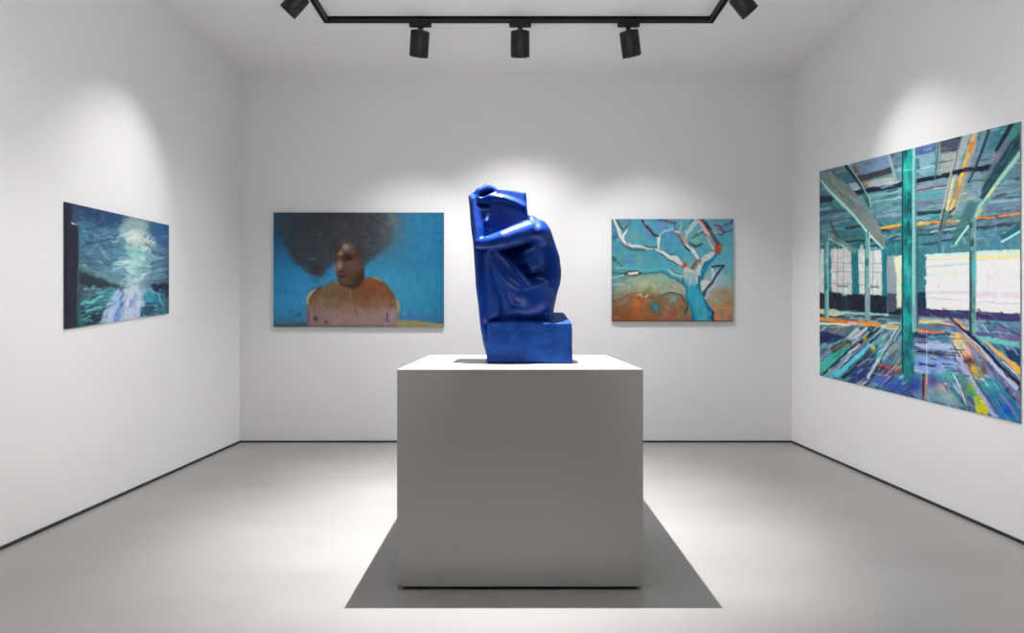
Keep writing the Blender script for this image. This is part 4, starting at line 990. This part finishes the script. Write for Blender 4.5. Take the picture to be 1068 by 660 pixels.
A.strokes(40, [(1062,142),(1063,158),(1044,182),(1027,206),(1026,194),(1042,170)], [(60,100,110),(35,65,80),(90,125,140),(30,75,80)], (5, 14), (1.2, 3), (-60, -48), (.4, .9), 6)
A.line([(1064,160),(1052,175),(1042,188),(1032,202),(1022,215),(1017,226)], [5, 4.4, 4, 3.4, 3, 2.4], (150,195,180), .97); A.line([(1036,196),(1030,205)], 2.4, (205,210,130), .8)
A.poly([(1020,212),(1010,240),(996,256),(992,252),(1002,228),(1010,208)], (70,115,115), 1.5, .8); A.blob(1010, 208, 3, 3, (150,180,140), .7)
A.line([(1010,236),(1003,245),(996.5,254.5)], [2.6, 2, 1.8], (170,215,210), .95); A.line([(1024,218),(1019,226)], 2, (210,200,110), .8)
A.poly([(1064,230),(1064,240),(1046,250),(1044,246),(1056,238)], (35,100,105), 1, .9); A.line([(1064,241),(1054,247),(1045,252)], 2.2, (160,215,210), .95)
# --- posts
def post(x, y0, y1, w_, c, hl, dk, seed_n=14):
    A.poly([(x - w_ / 2, y0), (x + w_ / 2, y0), (x + w_ / 2, y1), (x - w_ / 2, y1)], c, .8, 1)
    A.strokes(seed_n, [(x - w_ / 2 + .5, y0), (x + w_ / 2 - .5, y0), (x + w_ / 2 - .5, y1), (x - w_ / 2 + .5, y1)], [hl, c, dk], (3, 9), (1, w_ * .5), (80, 100), (.4, .9), 8)
    A.line([(x + w_ / 2 - .5, y0), (x + w_ / 2 - .5, y1)], max(1, w_ * .22), hl, .8); A.line([(x - w_ / 2 + .4, y0), (x - w_ / 2 + .4, y1)], .9, dk, .7)
post(862, 243, 332, 4.4, (110,160,165), (165,200,205), (40,90,95)); post(904.6, 242, 334, 5.2, (120,170,165), (175,205,200), (45,100,100)); A.poly([(902,300),(907.5,300),(907.5,335),(902,335)], (135,145,155), .8, .7)
post(1014.5, 227, 346, 6.4, (105,145,145), (130,175,175), (35,55,60), 26); A.line([(1012.4,262),(1012.4,346)], 2, (30,60,60), .85); A.blob(1015, 280, 3, 10, (70,190,195), .6)
# central post: teal, front face with a paler right flank
A.poly([(941,157),(951.5,155),(951.5,392),(941,390)], (26,135,130), .8, 1)
A.strokes(150, [(941.5,158),(951,157),(951,390),(941.5,390)], [(30,160,150),(20,105,110),(45,170,160),(15,85,95),(60,150,150)], (3, 12), (2, 6), (80, 100), (.4, 1), 8)
for y0, c in ((175,(60,190,165)),(192,(70,180,160)),(215,(20,90,90)),(240,(15,75,85)),(262,(30,120,120)),(282,(70,170,170)),(300,(25,150,140)),(318,(20,90,105)),(345,(22,120,120)),(370,(18,95,105)),(385,(30,120,130))): A.blob(946.5, y0, 5, 7, c, .75)
A.line([(941.4,158),(941.4,390)], 1.3, (12,50,70), .9); A.line([(942,178),(951,177)], 1, (130,200,190), .8); A.line([(945,288),(949,292)], 2, (90,110,150), .6)
A.line([(953,155),(953,300),(953,345)], [3, 3.6, 3], (140,195,190), .95); A.line([(955,170),(955.5,345)], 2.4, (110,140,150), .8); A.line([(956.8,240),(956.8,342)], 1.2, (35,75,85), .7)
A.line([(952,320),(955,342)], 3.4, (120,150,170), .8); A.line([(966.5,345),(967,400)], .9, (210,215,215), .6)
A.grain(4, 1.1); A.grain(3, 4)
A.img = np.clip((A.img - .46) * 1.28 + .48, 0.02, 1)
painting('painting', 'largest canvas, a teal industrial hall interior with beams and posts, on the right wall', A,
         [(854.7, 178.8), (1063.8, 126.8), (1064.2, 441.6), (854.9, 391.4)], 'right', GAIN['hall'], mat_side('canvas_edge_grey', (150, 158, 160)), .008, 1.9)

# ============ dark blue abstract, left wall =============================
A = Art(66, 208, 179, 346, 3.4, 33)
A.gradient([68, 85, 105, 125, 140, 155, 176], [211, 228, 245, 262, 280, 292, 305, 320, 343],
 [[(35,40,55),(35,62,95),(30,60,100),(40,70,100),(60,95,120),(50,80,115),(30,65,105)],
  [(35,38,55),(60,100,130),(40,75,110),(45,80,110),(120,150,155),(90,125,140),(40,80,120)],
  [(34,38,52),(70,120,145),(60,105,135),(80,125,145),(180,195,190),(140,165,165),(42,82,125)],
  [(34,36,50),(60,95,110),(65,100,125),(85,130,150),(140,185,185),(120,160,170),(60,90,125)],
  [(34,36,48),(75,100,110),(80,120,135),(105,150,165),(150,200,195),(120,160,170),(55,85,120)],
  [(32,34,46),(50,65,75),(75,110,120),(95,130,140),(150,180,180),(110,140,155),(60,85,110)],
  [(32,33,45),(65,80,90),(70,100,115),(90,130,160),(170,185,205),(90,120,140),(40,55,75)],
  [(32,33,45),(50,100,110),(60,100,110),(130,160,190),(175,190,210),(80,130,150),(50,90,110)],
  [(30,32,44),(40,80,90),(50,75,85),(150,175,200),(160,185,200),(60,100,120),(45,70,90)]])
A.strokes(260, [(80,214),(176,236),(176,295),(80,290)], [(70,120,145),(45,75,110),(100,150,165),(60,95,125),(35,60,95),(120,165,175)], (4, 14), (.8, 2.6), (-30, 30), (.2, .6), 9)
A.poly([(78,213),(130,222),(125,236),(105,232),(78,226)], (30,58,98), 3, .6); A.poly([(155,231),(176,236),(176,262),(162,252),(154,240)], (35,75,120), 3, .7)
A.line([(79,228),(95,232),(115,236),(128,237)], [2, 2, 2, 1], (35,65,95), .7); A.strokes(30, [(76,214),(128,222),(124,232),(78,224)], [(30,50,100),(45,60,120),(50,95,125)], (2, 7), (1, 3), (60, 100), (.4, .8), 8)
A.poly([(124,240),(132,228),(145,230),(154,236),(158,255),(150,262),(132,254)], (150,172,172), 6, .75)
for x, y, rx_, ry_, c, a in ((138,246,9,5,(205,215,205),.9),(149,253,8,5,(195,205,195),.7),(136,238,8,7,(120,150,155),.5),(155,258,5,3,(190,200,190),.6),(143,267,9,6,(130,200,190),.8),(146,266,3,3,(60,165,150),.8),(139,274,8,4,(190,215,210),.8),(137,283,6,9,(150,205,205),.7),(146,290,6,8,(140,185,190),.6),(128,262,6,4,(95,165,180),.7),(163,262,6,4,(120,155,185),.5),(168,246,7,5,(50,110,165),.6),(125,275,8,3,(150,195,205),.7)): A.blob(x, y, rx_, ry_, c, a)
for pts, w_, c, a in (([(84,258),(94,252),(104,252),(112,262)],1.6,(45,60,90),.8),([(84,262),(90,268),(98,270)],3,(55,70,95),.7),([(102,256),(107,262),(112,270)],1.2,(140,180,200),.7),([(97,254),(101,258)],1.2,(120,170,190),.6),([(91,240),(95,247)],4,(35,65,100),.7),([(106,251),(116,250)],3.4,(40,55,90),.7),
   ([(108,262),(120,264),(128,270)],1.4,(140,190,205),.7),([(112,248),(122,246),(130,252)],1.4,(50,80,110),.6),([(152,254),(160,262),(170,264)],1.6,(40,60,95),.7),([(152,268),(162,270),(172,268)],1.8,(150,185,195),.7),([(156,274),(166,272),(174,276)],1.4,(50,80,115),.7),([(118,282),(128,278),(140,276)],2,(175,205,215),.8),([(110,272),(122,272)],1.6,(50,75,105),.7),
   ([(82,276),(95,280),(110,286),(125,292)],4,(100,140,150),.75),([(88,276),(102,279),(118,284)],1.2,(150,185,190),.7),([(100,286),(115,291),(130,296)],2.4,(120,155,160),.7),([(148,284),(160,280),(174,282)],2.4,(100,140,165),.6),([(150,292),(162,290),(174,289)],2,(110,140,165),.7),([(128,296),(145,296),(160,294)],1.4,(90,120,130),.6)): A.line(pts, w_, c, a, 1.1)
A.blob(80.5, 278, 2, 2.4, (110,130,145), .8)
A.poly([(84,284),(98,289),(120,296),(128,300),(112,300),(98,303),(84,298)], (38,46,56), 2, .9); A.poly([(156,297),(176,295),(176,307),(164,305)], (30,38,55), 1.6, .9)
A.strokes(24, [(82,296),(106,300),(104,308),(82,310)], [(90,100,120),(110,125,140),(60,70,90)], (5, 14), (.8, 2), (-18, 12), (.5, .9), 8)
A.poly([(84,313),(98,306),(112,300),(128,299),(116,310),(104,322),(86,326)], (58,125,135), 2.4, .8); A.line([(84,317),(95,315),(106,308)], 2.4, (110,185,190), .9); A.line([(94,312),(102,308)], 2, (25,70,80), .9)
A.poly([(84,320),(104,317),(104,322),(90,327),(84,328)], (28,52,68), 1.2, .9); A.line([(91,325),(100,322),(108,321)], 2.2, (105,190,190), .9); A.line([(98,326),(106,325)], 1.6, (25,60,70), .9); A.poly([(88,329),(106,327),(104,338),(90,339)], (26,48,62), 1.6, .92)
A.line([(83,322),(84,340)], 4, (45,95,105), .7)
A.poly([(104,338),(108,325),(114,312),(120,305),(129,301),(134,303),(128,318),(122,332),(119,336)], (172,190,215), 1.6, .92)
A.poly([(126,334),(131,318),(134,303),(138,298),(150,304),(152,318),(146,322),(143,331)], (180,190,212), 1.8, .9)
A.line([(126,306),(127,316),(123,326),(120,334)], [1.6, 3, 4, 4], (75,130,195), .85); A.line([(128,317),(125,326)], 2.4, (40,75,150), .8); A.line([(127,302),(128,312)], 1.4, (60,75,120), .7)
A.blob(138, 306, 6, 6, (205,208,215), .7); A.blob(137, 328, 5, 6, (195,205,225), .8); A.blob(141, 317, 5, 6, (165,170,185), .6)
A.blob(119, 318, 4, 8, (150,175,215), .6); A.blob(114, 328, 3, 5, (195,200,225), .6)
A.poly([(144,322),(152,318),(168,321),(172,325),(146,331)], (30,62,82), 1.4, .9); A.strokes(12, [(146,322),(166,320),(168,326),(147,330)], [(70,110,130),(25,50,70)], (3, 8), (.8, 1.6), (-20, 20), (.5, .9), 8)
A.blob(157, 311, 8, 6, (35,140,165), .92, 0, 1.6); A.line([(150,302),(158,302),(165,308),(169,318),(173,324)], [2, 2, 2.4, 2, 1.6], (125,185,200), .85); A.line([(152,317),(162,316)], 1.4, (20,50,70), .85)
A.blob(170, 313, 4, 6, (80,130,160), .6); A.blob(152, 306, 3, 5, (80,150,175), .6)
A.sa = 1
A.strokes(150, [(84,234),(130,240),(176,246),(176,290),(130,292),(84,276)], [(150,195,210),(100,150,175),(190,215,215),(60,95,130),(35,55,95),(40,60,100),(120,180,190)], (3, 11), (.6, 1.8), lambda x, y: 22 * math.sin(x * .13 + y * .21) + 6, (.3, .65), 8)
A.strokes(60, [(130,236),(156,240),(160,262),(150,300),(130,300),(124,255)], [(215,225,215),(180,215,210),(150,210,205),(205,210,200)], (3, 9), (.8, 2.4), lambda x, y: 30 * math.sin(y * .3), (.35, .8), 6)
A.blob(140, 247, 7, 5, (218,224,214), .75); A.blob(143, 266, 5, 8, (150,215,205), .5); A.blob(138, 290, 5, 8, (175,215,220), .5)
A.strokes(60, [(86,300),(128,300),(120,322),(104,338),(86,336)], [(90,165,175),(30,55,75),(60,120,135),(120,190,195)], (3, 10), (.6, 1.8), (-35, 5), (.4, .8), 8)
A.strokes(46, [(112,316),(128,302),(150,304),(150,320),(142,332),(106,337)], [(215,218,228),(150,175,215),(185,190,205),(100,150,205),(200,205,215)], (3, 11), (.8, 2.4), (95, 125), (.35, .75), 7)
A.strokes(40, [(146,300),(174,300),(174,326),(148,330)], [(60,150,175),(30,60,85),(130,185,200),(50,110,135)], (3, 9), (.7, 1.8), (10, 60), (.4, .8), 8)
for x, y, a in ((95,262,.35),(110,268,.35),(100,245,.3),(120,250,.3),(165,275,.3),(165,258,.25),(118,288,.3)): A.blob(x, y, 12, 7, (95,135,160), a)
A.warp(.9, 4.5); A.warp(.4, 2.2)
A.poly([(67,209),(74,211),(74,233),(81.5,235),(82,276),(80,285),(80,345),(67,346)], (36,36,50), .9, .98)
A.poly([(74,231),(81,234.5),(75,234)], (190,195,205), .9, .9)
A.line([(69.2,211),(69.2,343)], 1.4, (22,24,36), .9)
A.grain(3, 1.1); A.grain(3, 4)
painting('painting', 'dark blue abstract canvas with a pale glow at its centre, on the left wall', A,
         [(68.3, 210.6), (176.2, 234.8), (176.2, 326.8), (68.3, 343.3)], 'left', GAIN['night'], mat_side('canvas_edge_dark', (60, 66, 78)), .012, 2.2)
# downlight above the plinth and the wall washers further forward on the side rails (all above the frame)
beam('plinth_downlight', (-.09, 3.1, 3.19), (-.06, 3.62, 0), LP['over'], 74, 1.0, .012)
for dd in (2.6,):
    beam('wall_washer_left', (RX0, dd, 3.3), (XL, dd, .5), LP['wash'], 70, 1.0, .04)
    beam('wall_washer_right', (RX1, dd, 3.3), (XR, dd, .5), LP['wash'], 70, 1.0, .04)
beam('sculpture_spot', (.25, .7, 3.35), (.08, 3.15, 1.45), LP['front'], 24, 1.0, .04)
# added area light, unseen, lifting the ambient by way of the ceiling
ad = bpy.data.lights.new('ceiling_fill', 'AREA'); ad.shape = 'RECTANGLE'; ad.size = 2.0; ad.size_y = 1.2; ad.energy = LP['up']; ad.color = (1, .99, .975)
ao = bpy.data.objects.new('ceiling_fill', ad); COL.objects.link(ao); ao.location = (0, 1.5, 2.45); ao.rotation_euler = (math.radians(180 - 12), 0, 0)
# cross lights: added, unseen, brightening the lower part of the opposite wall
for d0, d1, pw in ((.7, 2.9, 1.0), (4.75, 4.7, .55)):
    beam('cross_light_left', (RX1, d0, 3.3), (XL, d1, .85), LP['cross'] * pw, 48, 1.0, .05)
    beam('cross_light_right', (RX0, d0, 3.3), (XR, d1, .85), LP['cross'] * pw, 48, 1.0, .05)

# ------------------------------------------------------------------ camera and view
cam_d = bpy.data.cameras.new('camera')
cam_d.sensor_width = 36.0
cam_d.lens = 36.0 * F / 1068.0
cam_d.shift_x = -(CX - 534.0) / 1068.0
cam_d.shift_y = (CY - 330.0) / 1068.0
cam_d.clip_start = .05
cam = bpy.data.objects.new('camera', cam_d); COL.objects.link(cam)
cam.location = (0, 0, EYE); cam.rotation_euler = (math.pi / 2, 0, 0)
S.camera = cam
w = bpy.data.worlds.new('world'); S.world = w; w.use_nodes = True
w.node_tree.nodes['Background'].inputs[0].default_value = (.5, .5, .5, 1)
w.node_tree.nodes['Background'].inputs[1].default_value = .1
vs = S.view_settings
vs.view_transform = 'Standard'; vs.look = 'None'; vs.gamma = 1; vs.exposure = EXPO
vs.use_curve_mapping = False
